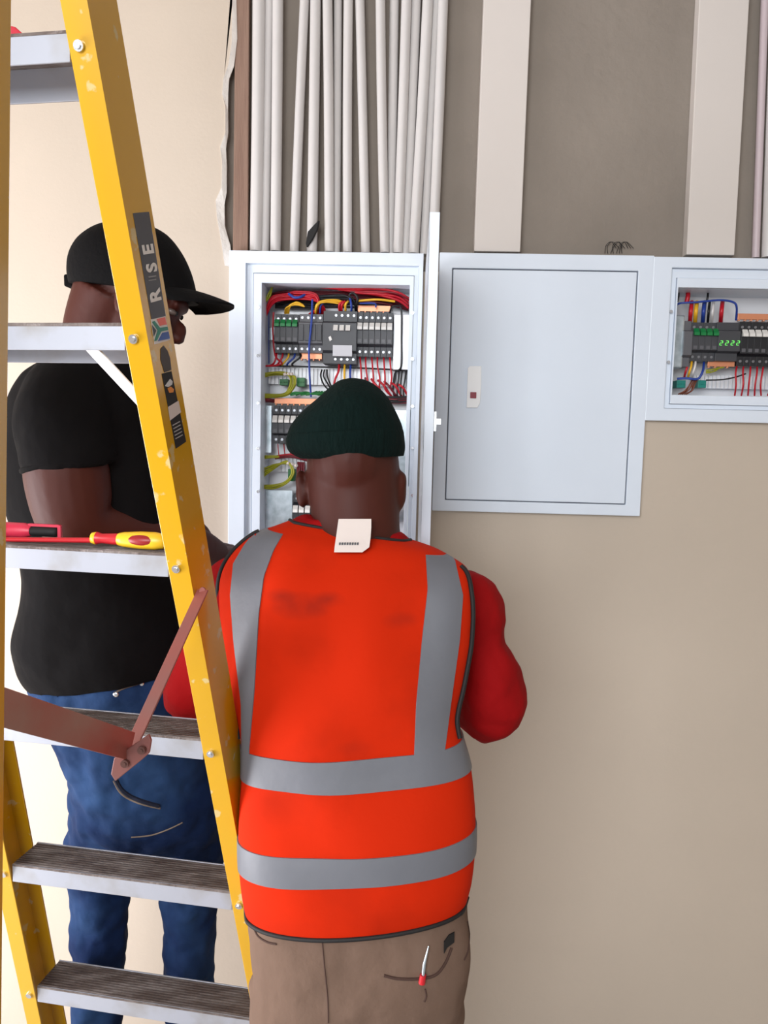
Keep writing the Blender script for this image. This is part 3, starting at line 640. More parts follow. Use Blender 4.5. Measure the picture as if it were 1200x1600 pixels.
# rear legs: slim channel, the right one runs down the left edge of the picture
ra = at(18, 0, 0.68); rb = at(2.5, 1600, 0.56); rd = (rb-ra)
def on(z): return ra+rd*((z-ra.z)/rd.z)
rt, rbm = on(LP(ktop).z), on(0.0)
def rear(top, bot):
    g = G(); x = V((-1, 0, 0)); y = V((0, -1, 0))
    ra_ = [top, top+x*0.03, top+x*0.03+y*0.004, top+x*0.004+y*0.004, top+x*0.004+y*0.045, top+y*0.045]
    rb_ = [p+(bot-top) for p in ra_]
    g.loft([ra_, rb_]); return g.obj('rear_leg', M_yel, ladder, bevel=0.0008)
rear(rt, rbm); wrear = V((-0.5, 0.02, 0)); rear(rt+V((-0.30, 0.02, 0)), rbm+wrear)
for z_ in (0.35, 0.75, 1.15, 1.55):
    p = on(z_)+V((-0.012, -0.02, 0)); q_ = p+V((-0.42-0.12*(1.0-z_/2), 0.02, 0)); g = G(); g.bar(p, q_, (0, 0, 1), 0.028, 0.004); g.obj('rear_strut', M_alu, ladder)
# spreader: two hinged links on the outside of the right hand stile
P1 = at(317, 922, 1.118); P2 = at(203, 1172, 0.93); P3 = at(-12, 1100, 0.66)
g = G(); g.bar(P1, P2, (1, 0.1, 0.4), 0.0185, 0.003); g.cyl(P1, P1+V((0, -0.004, 0)), 0.005, 12); sp1 = g.obj('spreader_link', M_rust, ladder, bevel=0.0008)
PB = at(222, 1168, 0.925)
g = G(); g.bar(P3, at(205, 1166, 0.92), (0, -0.1, 1), 0.034, 0.003); sp2 = g.obj('spreader_link', mat('brown_link', (158, 134, 124), 0.45, metal=0.2, rgb2=(165, 82, 72), vscale=4, thresh=(0.42, 0.6)), ladder, bevel=0.0008)
pts = [(178, 1185), (200, 1170), (232, 1148), (236, 1158), (233, 1177), (222, 1187), (180, 1221), (173, 1210)]
g = G(); g.prism([at(x, y, 0.905) for x, y in pts], (0, 0.005, 0)); hb = g.obj('hinge_bracket', M_rust, ladder, bevel=0.001)
for (x, y) in ((196, 1192), (222, 1171)):
    p = at(x, y, 0.903); g = G(); g.cyl(p, p+V((0, -0.004, 0)), 0.005, 14); g.cyl(p, p+V((0, -0.0055, 0)), 0.0025, 10); g.obj('rivet', mat('dull_rivet', (110, 78, 72), 0.4, metal=0.5), hb)
# stickers on the web (outer face of the right stile)
W0 = LP(0)-SD*FLW
NRM = UV.cross(BD).normalized()
if NRM.dot(SD) > 0: NRM = -NRM
def web(px, py, lift=0.0006):
    r = ray(px, py); t = (W0+NRM*lift-CAM).dot(NRM)/r.dot(NRM); return CAM+r*t
def sticker(name, pts, m, parent=st_r, lift=0.0006):
    g = G(); g.prism([web(x, y, lift) for x, y in pts], SD*0.0005); return g.obj(name, m, parent)
s1 = sticker('name_sticker', [(208, 333), (233, 331), (259, 494), (237, 499)], M_label)
def letter(txt, cx, cy_, size):
    # letters read upwards along the stile
    p = web(cx, cy_, 0.0013); return text_mesh(txt, p, -UV, -BD, size, M_ink, 'lettering', s1, sx=0.62)
letter('R', 252, 470, 0.043); letter('S', 245.5, 424, 0.041); letter('E', 240.5, 397, 0.042)
for (a, b) in ((432, 435), (437.5, 440)):
    g = G(); g.prism([web(232, a, 0.0012), web(244, a-2, 0.0012), web(244.5, a, 0.0012), web(232.5, b-1, 0.0012)], SD*0.0004); g.obj('lettering', mat('faded_ink', (140, 138, 138), 0.6), s1)
# flag sticker
fl = sticker('flag_sticker', [(236, 499), (258.5, 494), (266, 531), (242, 538)], M_ink)
def q4(pts, rgb, nm, l=0.0012):
    m = mat(nm, rgb, 0.4); g = G(); g.prism([web(x, y, l) for x, y in pts], SD*0.0004); g.obj('flag_field', m, fl)
q4([(245, 498.5), (258, 495.5), (261, 507), (250, 509)], (224, 96, 76), 'flag_red')
q4([(254, 520), (263.5, 518), (265.5, 529), (247, 533)], (30, 72, 150), 'flag_blue')
q4([(238, 503), (242, 501.5), (250, 512), (262, 510.5), (263, 515.5), (252, 518), (245.5, 532), (241.5, 533), (247, 516.5)], (10, 122, 98), 'flag_green', 0.0015)
q4([(238, 508), (244.5, 516.5), (240.5, 526)], (24, 22, 22), 'flag_black', 0.0014)
# black hook sticker and small black label with a white panel
sticker('safety_sticker', [(251, 545), (256, 540), (262, 548), (266, 560), (268, 578), (257, 582), (251, 562)], mat('brown_black_print', (58, 44, 30), 0.5))
s3 = sticker('info_sticker', [(253, 584), (268, 580), (291, 690), (275, 701)], M_black)
for (a, col) in (([(258, 603), (266, 592), (270, 596), (269, 601), (263, 605)], (200, 200, 200)), ([(262, 607), (267, 604), (272, 608), (271, 613), (265, 614)], (214, 130, 40)), ([(263, 636), (279, 626), (283, 644), (266, 657)], (208, 196, 190))):
    g = G(); g.prism([web(x, y, 0.0013) for x, y in a], SD*0.0004); g.obj('print', mat('print_%d' % col[0], col, 0.5), s3)
for k in range(5):
    y = 664+k*5.2; x = 270+k*1.1
    g = G(); g.prism([web(x, y, 0.0013), web(x+11, y-6, 0.0013), web(x+11.3, y-4.7, 0.0013), web(x+0.3, y+1.4, 0.0013)], SD*0.0004); g.obj('print', mat('print_lines', (170, 168, 168), 0.5), s3)

# tools lying on the ladder steps
def step_pt(px, k, back=0.03):
    z = LP(k).z+0.0195
    # point on the tread line 'back' metres behind the lip, at this pixel column
    for it in range(60):
        pass
    a = LP(k)+BH*back; b = a+SD*wd(k)
    best = min((abs(proj(a+(b-a)*t)[0]-px), t) for t in [i/400 for i in range(-120, 401)])[1]
    p = a+(b-a)*best; p.z = z; return p
p0 = step_pt(262, 2, 0.02); p1 = step_pt(40, 2, 0.02)
tdir = (p1-p0).normalized(); hr = 0.0135
c0 = p0+V((0, 0, hr+0.001))
scr = thing('screwdriver', 'red and yellow insulated screwdriver lying on the ladder step beside the black shirt', 'screwdriver', p0)
def axis(px): 
    q = step_pt(px, 2, 0.02); return q+V((0, 0, hr+0.001))
g = G(); g.tube([axis(262), axis(257), axis(243), axis(220), axis(195), axis(186), axis(182)], [0.006, 0.011, 0.0135, 0.0135, 0.0115, 0.0095, 0.004], 16); hnd = g.obj('handle', M_ylp, scr, smooth=True)
g = G(); g.tube([axis(252), axis(243), axis(220), axis(200), axis(195)], [0.006, 0.0143, 0.0143, 0.0118, 0.004], 16)
for i, v in enumerate(g.v): pass
# red grip inset on the camera side: slightly proud oval
cc = (axis(250)+axis(198))/2 + V((0, -0.0045, 0.001)); hv = (axis(250)-axis(198))/2
g = G(); g.ell(cc, hv, V((0, 0.0115, 0)), V((0, 0, 0.0095))); g.obj('grip', mat('maroon_grip', (150, 28, 32), 0.4), hnd, smooth=True)
g = G(); g.tube([axis(186), axis(180), axis(160), axis(152)], [0.0088, 0.0088, 0.0075, 0.0098], 14); g.obj('collar', M_redp, scr, smooth=True)
g = G(); g.tube([axis(152.5), axis(150), axis(145), axis(143)], [0.0095, 0.0098, 0.0085, 0.004], 14); g.obj('guard', M_ylp, scr, smooth=True)
g = G(); g.tube([axis(144)+V((0, 0, -0.0035)), axis(10)+V((0, 0, -0.009))], [0.0042, 0.0036], 10); g.obj('shaft', M_redp, scr, smooth=True)
tst = thing('voltage_tester', 'pink-red tool with a black grip lying behind the screwdriver shaft on the step', 'tool', step_pt(60, 2, 0.05))
def ax2(px): 
    q = step_pt(px, 2, 0.055); return q+V((0, 0, 0.0155))
g = G(); g.tube([ax2(-20), ax2(-8), ax2(40), ax2(50)], [0.008, 0.013, 0.0125, 0.008], 14); g.obj('body', mat('pink_red_plastic', (214, 50, 78), 0.4), tst, smooth=True)
g = G(); g.tube([ax2(48), ax2(52), ax2(88), ax2(92)], [0.006, 0.008, 0.008, 0.005], 12); g.obj('grip', M_black, tst, smooth=True)
a_, b_ = ax2(46), ax2(94)
g = G(); g.bar(a_+V((0, 0, 0.010)), b_+V((0, 0, 0.010)), (0, 0, 1), 0.004, 0.006); g.bar(b_+V((0, 0, 0.011)), b_+V((0, 0, -0.008)), (1, 0, 0), 0.005, 0.006); g.obj('frame', mat('pink_red_plastic', (214, 50, 78), 0.4), tst)
# red thing on the top step
q0 = LP(0)+SD*0.09+BH*0.02; a = at(15, 30, 0.95)
g = G(); b0 = step_pt(47, 0, 0.02); b1 = step_pt(5, 0, 0.02)
g.prism([b0, b1, b1+V((0, 0, 0.02)), b0+(b1-b0)*0.55+V((0, 0, 0.016))], (0, 0.03, 0)); tag(g.obj('red_tool_pouch', mat('crimson_plastic', (190, 30, 52), 0.5), bevel=0.002), 'crimson wedge-shaped tool end resting on the highest ladder step', 'tool')

# ================================================================ PEOPLE
def hring(L, R, d, hb, hf, n=40, e=2.3):
    """horizontal ring between two side pixels at depth d; hb bulge to the camera, hf bulge to the wall"""
    a, b = at(L[0], L[1], d), at(R[0], R[1], d); m_ = (a+b)/2; h = (b-a)/2; out = []
    for k in range(n):
        t = 2*math.pi*k/n; c, s = math.cos(t), math.sin(t)
        cx = math.copysign(abs(c)**(2/e), c); sy_ = math.copysign(abs(s)**(2/e), s)
        out.append(m_+h*cx+V((0, 1, 0))*(sy_*(hf if s > 0 else hb)))
    return out
def rings_interp(R, n=4):
    """smooth interpolation of ring parameter tuples ((Lx,Ly),(Rx,Ry),d,hb,hf)"""
    F_ = [(a[0][0], a[0][1], a[1][0], a[1][1], a[2], a[3], a[4]) for a in R]; P = [F_[0]]+F_+[F_[-1]]; out = []
    for i in range(1, len(P)-2):
        for k in range(n):
            t = k/n; a, b, c, d = P[i-1], P[i], P[i+1], P[i+2]
            out.append(tuple(0.5*((2*b[j])+(c[j]-a[j])*t+(2*a[j]-5*b[j]+4*c[j]-d[j])*t*t+(3*b[j]-a[j]-3*c[j]+d[j])*t**3) for j in range(7)))
    out.append(F_[-1])
    return [((q[0], q[1]), (q[2], q[3]), q[4], q[5], q[6]) for q in out]

def head_geo(g, c, f, up, s=1.0, eo=0.0):
    """head centred between the ears: skull, face, nose, lips, ears"""
    f = V(f).normalized(); up = V(up); up = (up-f*up.dot(f)).normalized(); r = f.cross(up)
    def E(pf, pr, pu, a, b, h, nu=20, nv=14): g.ell(c+(f*pf+r*pr+up*pu)*s, f*a*s, r*b*s, up*h*s, nu, nv)
    E(-0.012, 0, 0.038, 0.100, 0.078, 0.088); E(0.022, 0, -0.03, 0.072, 0.063, 0.088); E(0.066, 0, -0.095, 0.026, 0.034, 0.026)
    E(0.085, 0, 0.02, 0.014, 0.052, 0.016); E(0.096, 0, -0.028, 0.020, 0.012, 0.022); E(0.103, 0, -0.04, 0.014, 0.019, 0.012)
    E(0.089, 0, -0.066, 0.013, 0.026, 0.008); E(0.086, 0, -0.078, 0.012, 0.022, 0.008)
    for sd in (-1, 1):
        E(0.0, sd*(0.079+eo), -0.012, 0.020, 0.008+eo*0.7, 0.034); E(-0.008, sd*(0.085+eo), 0.004, 0.017, 0.006+eo*0.2, 0.020); E(0.06, sd*0.042, -0.03, 0.03, 0.022, 0.03)
    return f, r, up
def eyes(parent, c, f, r, up, s=1.0):
    for sd in (-1, 1):
        e_ = c+(f*0.079+r*sd*0.031+up*0.002)*s; g = G(); g.ell(e_, f*0.011*s, r*0.012*s, up*0.006*s); o = g.obj('eye', M_eye, parent, smooth=True)
        g = G(); g.ell(e_+f*0.010*s, f*0.003*s, r*0.005*s, up*0.005*s); g.obj('iris', M_black, o, smooth=True)
def hand_geo(g, wrist, fw, pn, side):
    """wrist point, forward direction, palm normal, side=+1/-1 where the thumb leaves"""
    fw = V(fw).normalized(); pn = V(pn); pn = (pn-fw*pn.dot(fw)).normalized(); sd = fw.cross(pn)*side
    g.ell(wrist+fw*0.05, fw*0.052, sd*0.041, pn*0.017)
    for i, (o, l) in enumerate(((0.03, 0.072), (0.010, 0.080), (-0.010, 0.074), (-0.029, 0.058))):
        b = wrist+fw*0.085+sd*o
        g.tube([b-fw*0.02, b+fw*l*0.35, b+fw*l*0.68-pn*l*0.25, b+fw*l*0.75-pn*l*0.6], [0.0095, 0.009, 0.0083, 0.0068], 10)
    b = wrist+fw*0.03+sd*0.032
    g.tube([b-sd*0.012, b+fw*0.025+sd*0.018, b+fw*0.05+sd*0.024-pn*0.012, b+fw*0.068+sd*0.018-pn*0.028], [0.013, 0.0115, 0.0098, 0.008], 10)
def limb(g, pts, r, n=18, sub=5):
    rr = [V((a, 0, 0)) for a in r]; g.tube(smoothpath(pts, sub), [q.x for q in smoothpath(rr, sub)], n)

# ---------------- man in the orange vest
man1 = thing('person', 'person seen from behind in dark green beanie, orange reflective vest, red sleeves and khaki trousers', 'person', V((-0.02, CAM.y+1.26, 0)))
VR = [((455, 812), (640, 843), 1.395, 0.050, 0.05), ((428, 822), (680, 857), 1.385, 0.062, 0.06), ((398, 833), (708, 872), 1.375, 0.070, 0.08), ((366, 860), (730, 888), 1.365, 0.080, 0.10), ((347, 895), (738, 915), 1.35, 0.090, 0.11),
      ((343, 940), (741, 955), 1.34, 0.098, 0.12), ((350, 1000), (737, 1010), 1.325, 0.10, 0.12), ((364, 1070), (726, 1065), 1.305, 0.10, 0.125), ((374, 1120), (716, 1110), 1.29, 0.098, 0.125), ((379, 1160), (722, 1148), 1.28, 0.095, 0.125),
      ((379, 1208), (735, 1195), 1.27, 0.093, 0.13), ((376, 1255), (741, 1245), 1.26, 0.096, 0.13), ((375, 1302), (743, 1286), 1.25, 0.098, 0.13), ((376, 1346), (742, 1326), 1.245, 0.10, 0.13), ((380, 1390), (737, 1368), 1.24, 0.10, 0.13), ((385, 1418), (729, 1400), 1.24, 0.098, 0.13)]
VI = rings_interp(VR, 6)
def wrinkle(p):
    d_ = p.x*34+2.2*math.sin(p.z*6)+0.8*math.sin(p.z*17+p.x*9); a = 0.0030+0.0022*math.sin(p.z*4+1)
    return V((0, a*math.sin(d_)+0.0025*math.sin(p.z*26+p.x*11+2*math.sin(p.x*7)), 0))
def VP_(t, f, lift=0.0):
    """point on the vest's back: t ring parameter in key rings, f -1..1 across"""
    x = max(0, min(len(VI)-1.001, t*6)); i = int(x); u = x-i; A, B = VI[i], VI[i+1]
    q = [A[j]*(1-u)+B[j]*u for j in (2, 3)] 
    L = [A[0][j]*(1-u)+B[0][j]*u for j in (0, 1)]; R = [A[1][j]*(1-u)+B[1][j]*u for j in (0, 1)]
    a, b = at(L[0], L[1], q[0]), at(R[0], R[1], q[0]); e = 2.3
    af = min(0.9999, abs(f)); dy = (1-af**e)**(1/e)
    p = (a+b)/2+(b-a)/2*f+V((0, -1, 0))*(dy*q[1]); p = p+wrinkle(p)
    if lift:
        n_ = V((math.copysign(af**1.3, f), -dy**1.3*1.3, 0)).normalized(); p = p+n_*lift
    return p
g = G(); g.loft([[p+wrinkle(p) for p in hring(*r, n=96)] for r in VI]); vest = g.obj('vest', M_orange, man1, smooth=True)
# dirt smudges in the vest's cloth: darker patches with a shape of their own
nt = M_orange.node_tree; bs = nt.nodes['Principled BSDF']; src = bs.inputs['Base Color'].links[0].from_socket
geo = nt.nodes.new('ShaderNodeTexCoord'); last = src; ol = man1.location
for (px, py, t, f, rad, st) in ((470, 945, 5.2, 0, 0.055, 0.55), (440, 930, 5.0, 0, 0.03, 0.4), (515, 935, 5, 0, 0.03, 0.35), (625, 968, 5, 0, 0.035, 0.3), (560, 1145, 8, 0, 0.045, 0.28)):
    p = (at(px, py, 1.26)-ol)*K; rad *= K
    vm = nt.nodes.new('ShaderNodeVectorMath'); vm.operation = 'SUBTRACT'; vm.inputs[1].default_value = p; nt.links.new(geo.outputs['Object'], vm.inputs[0])
    sc_ = nt.nodes.new('ShaderNodeVectorMath'); sc_.operation = 'MULTIPLY'; sc_.inputs[1].default_value = (1, 0.4, 2.2); nt.links.new(vm.outputs[0], sc_.inputs[0])
    ln = nt.nodes.new('ShaderNodeVectorMath'); ln.operation = 'LENGTH'; nt.links.new(sc_.outputs[0], ln.inputs[0])
    ns = nt.nodes.new('ShaderNodeTexNoise'); ns.inputs['Scale'].default_value = 28; ns.inputs['Detail'].default_value = 5; nt.links.new(geo.outputs['Object'], ns.inputs['Vector'])
    mr = nt.nodes.new('ShaderNodeMapRange'); mr.inputs[1].default_value = rad; mr.inputs[2].default_value = 0.0; mr.inputs[3].default_value = 0; mr.inputs[4].default_value = 1; nt.links.new(ln.outputs['Value'], mr.inputs[0])
    mu = nt.nodes.new('ShaderNodeMath'); mu.operation = 'MULTIPLY'; nt.links.new(mr.outputs[0], mu.inputs[0]); nt.links.new(ns.outputs['Fac'], mu.inputs[1])
    m2 = nt.nodes.new('ShaderNodeMath'); m2.operation = 'MULTIPLY'; m2.inputs[1].default_value = st*2.2; m2.use_clamp = True; nt.links.new(mu.outputs[0], m2.inputs[0])
    mx = nt.nodes.new('ShaderNodeMix'); mx.data_type = 'RGBA'; nt.links.new(m2.outputs[0], mx.inputs[0]); nt.links.new(last, mx.inputs[6]); mx.inputs[7].default_value = lin((96, 30, 24)); last = mx.outputs[2]
nt.links.new(last, bs.inputs['Base Color'])
def patch(name, m, tf, nu=16, parent=None, lift=0.0022, label=None):
    """tf: list of (t, f0, f1) rows -> thin shell on the vest"""
    g = G(); n_ = nu+1; vs = []
    for lf in (lift, 0.0003):
        for (t, f0, f1) in tf:
            for k in range(n_):
                t_ = t if not callable(t) else t(k/nu)
                vs.append(VP_(t_, f0+(f1-f0)*k/nu, lf))
    nr = len(tf); fs = []; o = nr*n_
    for i in range(nr-1):
        for k in range(nu):
            a = i*n_+k; fs.append((a, a+1, a+n_+1, a+n_)); fs.append((o+a, o+a+n_, o+a+n_+1, o+a+1))
    for i in range(nr-1):
        for a in (i*n_, i*n_+nu): fs.append((a, a+n_, o+a+n_, o+a))
    for k in range(nu):
        for a in (k, (nr-1)*n_+k): fs.append((a, a+1, o+a+1, o+a))
    g.add(vs, fs); ob = g.obj(name, m, parent or vest, smooth=True)
    return ob
def ft(t, px):                 # f on the vest where it projects on this pixel column
    lo, hi = -1.0, 1.0
    for _ in range(30):
        m_ = (lo+hi)/2
        if proj(VP_(t, m_))[0] < px: lo = m_
        else: hi = m_
    return (lo+hi)/2
def py_of(t, f): return proj(VP_(t, f))[1]
def lerp(tab, y):
    if y <= tab[0][0]: return tab[0][1]
    for (a, b), (c, d) in zip(tab, tab[1:]):
        if y <= c: return b+(d-b)*(y-a)/(c-a)
    return tab[-1][1]
# level reflective bands: between ring 9 and 10 and ring 12 and 13, right round the body
def band(t0, t1):
    g = G(); rows = [t0+(t1-t0)*i/5 for i in range(6)]; ring = []
    for lf in (0.0022,):
        for t in rows:
            x = t*6; i = int(min(x, len(VI)-1.001)); u = x-i; A, B = VI[i], VI[i+1]
            mixp = lambda p, q: (p[0]*(1-u)+q[0]*u, p[1]*(1-u)+q[1]*u)
            r = hring(mixp(A[0], B[0]), mixp(A[1], B[1]), A[2]*(1-u)+B[2]*u, A[3]*(1-u)+B[3]*u, A[4]*(1-u)+B[4]*u, n=96)
            c = sum(r, V((0, 0, 0)))/len(r); ring.append([p+wrinkle(p)+(p-c).normalized()*0.0024 for p in r])
    g.loft(ring, False); r0 = ring[0]; c0_ = sum(r0, V((0, 0, 0)))/len(r0); c1_ = sum(ring[-1], V((0, 0, 0)))/len(r0)
    g.loft([[p+(c0_-p).normalized()*0.003 for p in r0], r0], False); g.loft([ring[-1], [p+(c1_-p).normalized()*0.003 for p in ring[-1]]], False)
    g.obj('reflective_band', M_refl, vest, smooth=True)
band(8.97, 9.98); band(11.98, 12.97)
LS = ([(828, 402), (850, 384), (880, 366), (930, 361), (1000, 366), (1100, 378), (1170, 379)], [(828, 446), (860, 428), (900, 413), (960, 405), (1080, 398), (1170, 390)])
RS = ([(850, 664), (920, 668), (1000, 659), (1100, 650), (1200, 646)], [(870, 708), (930, 722), (1000, 717), (1100, 703), (1200, 690)])
def vstripe(tabs, t0, t1):
    rows = []
    for i in range(41):
        t = t0+(t1-t0)*i/40; f = []
        for tb in tabs:
            px = lerp(tb, 1000); 
            for _ in range(6):
                ff = ft(t, px); px = lerp(tb, py_of(t, ff))
            f.append(ff)
        rows.append((t, f[0], f[1]))
    patch('reflective_stripe', M_refl, rows, 8)
vstripe(LS, 1.3, 9.0); vstripe(RS, 1.55, 9.0)
# black binding
def binding(pts, r=0.0034, m=M_black, name='binding', parent=None):
    g = G(); g.tube(smoothpath(pts, 4), r, 8); return g.obj(name, m, parent or vest, smooth=True)
hem = [VP_(14.98, -1+2*k/40, 0.001) for k in range(41)]
binding(hem, 0.0036)
binding([VP_(0.03, -1+2*k/20, 0.001) for k in range(21)], 0.0034)
binding([VP_(t, -0.992, 0.002) for t in (1.7, 2, 2.5, 3, 3.5, 4, 4.5, 5, 5.5, 6, 7, 8, 8.7)], 0.0042)
binding([VP_(t, 0.965, 0.003) for t in (2.6, 3, 3.5, 4, 4.5, 5, 5.5, 6, 7, 7.5, 8, 8.4, 8.8)], 0.0042)
# white cloth label at the collar
tg = []
for (y, l, r) in ((811, 529, 580), (825, 527, 580), (840, 525, 579), (853, 523, 577), (863, 522, 566)):
    tg.append([at(l+(r-l)*k/4, y + (2 if k == 4 and y == 853 else 0), 1.322-0.0012*(y-811)*0.5) for k in range(5)])
g = G(); vs = [p for r in tg for p in r]; n_ = 5; back = [p+V((0, 0.002, 0)) for p in vs]; fs = []
for i in range(4):
    for k in range(4):
        a = i*n_+k; fs += [(a, a+1, a+n_+1, a+n_), (25+a, 25+a+n_, 25+a+n_+1, 25+a+1)]
rim = [0, 1, 2, 3, 4, 9, 14, 19, 24, 23, 22, 21, 20, 15, 10, 5]
fs += [(rim[i], rim[(i+1) % 16], 25+rim[(i+1) % 16], 25+rim[i]) for i in range(16)]
g.add(vs + back, fs); tl = g.obj('collar_label', M_tagw, vest)
for i in range(8):
    p = at(531+i*4, 849.5, 1.2975); g = G(); g.box(p, (0.0015, 0, 0.0003), (0, 0.0006, 0), (0, 0, 0.0022)); g.obj('printed_mark', M_label, tl)
# red shirt under it with sleeves
g = G()
SR = [((478, 803), (632, 832), 1.40, 0.050, 0.05), ((452, 814), (645, 848), 1.395, 0.046, 0.05)] + [((a[0]+9, a[1]), (c[0]-9, c[1]), d_, hb-0.020, hf-0.012) for (a, c, d_, hb, hf) in VR[1:13]]
g.loft([hring(*r) for r in SR])
limb(g, [at(398, 905, 1.39), at(364, 930, 1.385), at(330, 1010, 1.37), at(303, 1082, 1.375), at(330, 1060, 1.50), at(400, 990, 1.72)], [0.062, 0.062, 0.056, 0.058, 0.050, 0.040])
limb(g, [at(690, 930, 1.40), at(734, 948, 1.415), at(743, 990, 1.415), at(752, 1022, 1.41), at(766, 1060, 1.41), at(763, 1108, 1.425), at(705, 1045, 1.50), at(640, 975, 1.53)], [0.06, 0.062, 0.055, 0.052, 0.061, 0.064, 0.048, 0.036])
shirt = g.obj('shirt', M_red, man1, remesh=0.006, smooth_it=4, disp=0.012, dscale=0.05)
# sleeve folds
for (a, b, c_) in (((782, 1028), (795, 1018), (806, 1030)), ((783, 1090), (792, 1072), (806, 1062))):
    pass
# body
g = G(); hc = at(549, 757, 1.43)
f_, r_, u_ = head_geo(g, hc, (0.0, 1, -0.28), (0, 0, 1), 1.03, 0.008)
g.loft([hring(*r, e=2.0) for r in rings_interp([((484, 690), (618, 688), 1.43, 0.082, 0.05), ((480, 720), (623, 716), 1.43, 0.088, 0.06), ((482, 760), (625, 757), 1.43, 0.090, 0.06), ((486, 795), (624, 795), 1.42, 0.086, 0.06), ((484, 830), (626, 835), 1.41, 0.080, 0.06), ((476, 860), (636, 865), 1.40, 0.07, 0.06)], 4)])
g.loft([hring(((a[0]+26), a[1]+12), ((c[0]-26), c[1]+12), d_, max(0.02, hb-0.02), max(0.02, hf-0.03), n=24) for (a, c, d_, hb, hf) in VR])
limb(g, [at(400, 910, 1.385), at(335, 1010, 1.38), at(306, 1078, 1.385), at(400, 990, 1.72), at(455, 930, 1.84)], [0.045, 0.042, 0.04, 0.033, 0.027])
hand_geo(g, at(455, 930, 1.84), (0.35, 0.8, 0.35), (0, -0.4, 1), 1)
limb(g, [at(690, 940, 1.41), at(745, 1010, 1.42), at(764, 1100, 1.43), at(705, 1045, 1.50), at(640, 975, 1.53), at(600, 945, 1.57)], [0.042, 0.034, 0.042, 0.036, 0.030, 0.026])
hand_geo(g, at(600, 945, 1.57), (-0.4, 0.8, 0.35), (0, -0.4, 1), -1)
HIP = {}
for s_, (x0_, x1_) in (('l', (470, 474)), ('r', (648, 640))):
    a = at(x0_, 1440, 1.24); k_ = at(x1_, 1700, 1.22); foot = V((k_.x, k_.y+0.03, 0.09)); HIP[s_] = (a, k_, foot)
    limb(g, [a, (a+k_)/2, k_, (k_+foot)/2, foot], [0.075, 0.07, 0.05, 0.048, 0.038]); g.ell(foot+V((0, 0.06, -0.045)), (0.04, 0, 0), (0, 0.11, 0), (0, 0, 0.035))
body = g.obj('body', M_skin, man1, remesh=0.0045, smooth_it=5)
eyes(body, hc, f_, r_, u_, 1.06)
# beanie
BR = [((472, 713), (629, 710), 1.43, 0.092, 0.095), ((456, 704), (631, 700), 1.43, 0.100, 0.105), ((450, 690), (631, 685), 1.43, 0.105, 0.110), ((451, 675), (629, 668), 1.43, 0.106, 0.110), ((460, 658), (622, 650), 1.43, 0.103, 0.11), ((477, 640), (614, 634), 1.43, 0.095, 0.105), ((498, 622), (604, 618), 1.43, 0.080, 0.09), ((515, 606), (588, 603), 1.43, 0.055, 0.07), ((530, 595), (572, 594), 1.43, 0.030, 0.04), ((545, 591), (556, 591), 1.43, 0.006, 0.01)]
g = G(); g.loft([hring(*r, n=48, e=2.05) for r in rings_interp(BR, 5)]); bn = g.obj('beanie', M_beanie, man1, smooth=True)
CR = [((470, 716), (631, 712), 1.43, 0.094, 0.097), ((453, 706), (633, 700), 1.43, 0.104, 0.108), ((448, 692), (632, 684), 1.43, 0.110, 0.113), ((450, 680), (630, 672), 1.43, 0.110, 0.113), ((458, 676), (626, 668), 1.43, 0.105, 0.108)]
g = G(); g.loft([hring(*r, n=48, e=2.05) for r in rings_interp(CR, 4)]); g.obj('folded_cuff', M_beanie, bn, smooth=True)
# trousers
g = G()
TR = [((392, 1400), (722, 1385), 1.245, 0.085, 0.10), ((391, 1440), (731, 1430), 1.24, 0.092, 0.105), ((392, 1480), (738, 1470), 1.235, 0.097, 0.105), ((399, 1530), (731, 1520), 1.23, 0.095, 0.10), ((409, 1580), (720, 1575), 1.225, 0.088, 0.10), ((415, 1620), (714, 1615), 1.225, 0.08, 0.095), ((418, 1650), (712, 1645), 1.225, 0.05, 0.07)]
g.loft([hring(*r, e=2.5) for r in rings_interp(TR, 3)])
for s_ in ('l', 'r'):
    a, k_, foot = HIP[s_]
    limb(g, [a+V((0, 0, -0.10)), (a+k_)/2+V((0, 0, -0.03)), k_, (k_+foot)/2, foot+V((0, 0, -0.02))], [0.088, 0.088, 0.078, 0.072, 0.07])
tro = g.obj('trousers', M_khaki, man1, remesh=0.006, smooth_it=5, disp=0.013, dscale=0.08)
for s_ in ('l', 'r'):
    foot = HIP[s_][2]; g = G()
    g.loft([[foot+V((math.cos(t)*w_, dy_+math.sin(t)*l_, z_)) for t in (2*math.pi*k/24 for k in range(24))] for (w_, l_, dy_, z_) in ((0.048, 0.135, 0.06, -0.09), (0.052, 0.14, 0.06, -0.07), (0.048, 0.13, 0.055, -0.045), (0.045, 0.09, 0.03, -0.02), (0.045, 0.06, 0.0, 0.02))])
    g.obj('shoe', M_shoe, man1, smooth=True)
def surf(ob, px, py, lift=0.0015, fallback=1.15):
    """point on a finished mesh where it is seen from the camera's side, so seams lie on the cloth"""
    o0 = root_loc(ob); hit, loc, nr, _ = ob.ray_cast(CAM-o0, ray(px, py).normalized())
    return (loc+o0+nr*lift) if hit else at(px, py, fallback)
bpy.context.view_layer.update()
def seam(ob, pts, r, m, name='seam'):
    P = smoothpath([V((a, b, 0)) for a, b in pts], 6); g = G(); g.tube([surf(ob, p.x, p.y, r*0.2) for p in P], r, 6); return g.obj(name, m, ob, smooth=True)
seam(tro, [(600, 1524), (622, 1529), (655, 1529), (680, 1523), (695, 1505), (705, 1481)], 0.0024, M_stitch, 'pocket_edge')
seam(tro, [(503, 1466), (507, 1510), (512, 1560), (513, 1598)], 0.0012, M_stitch, 'centre_seam')
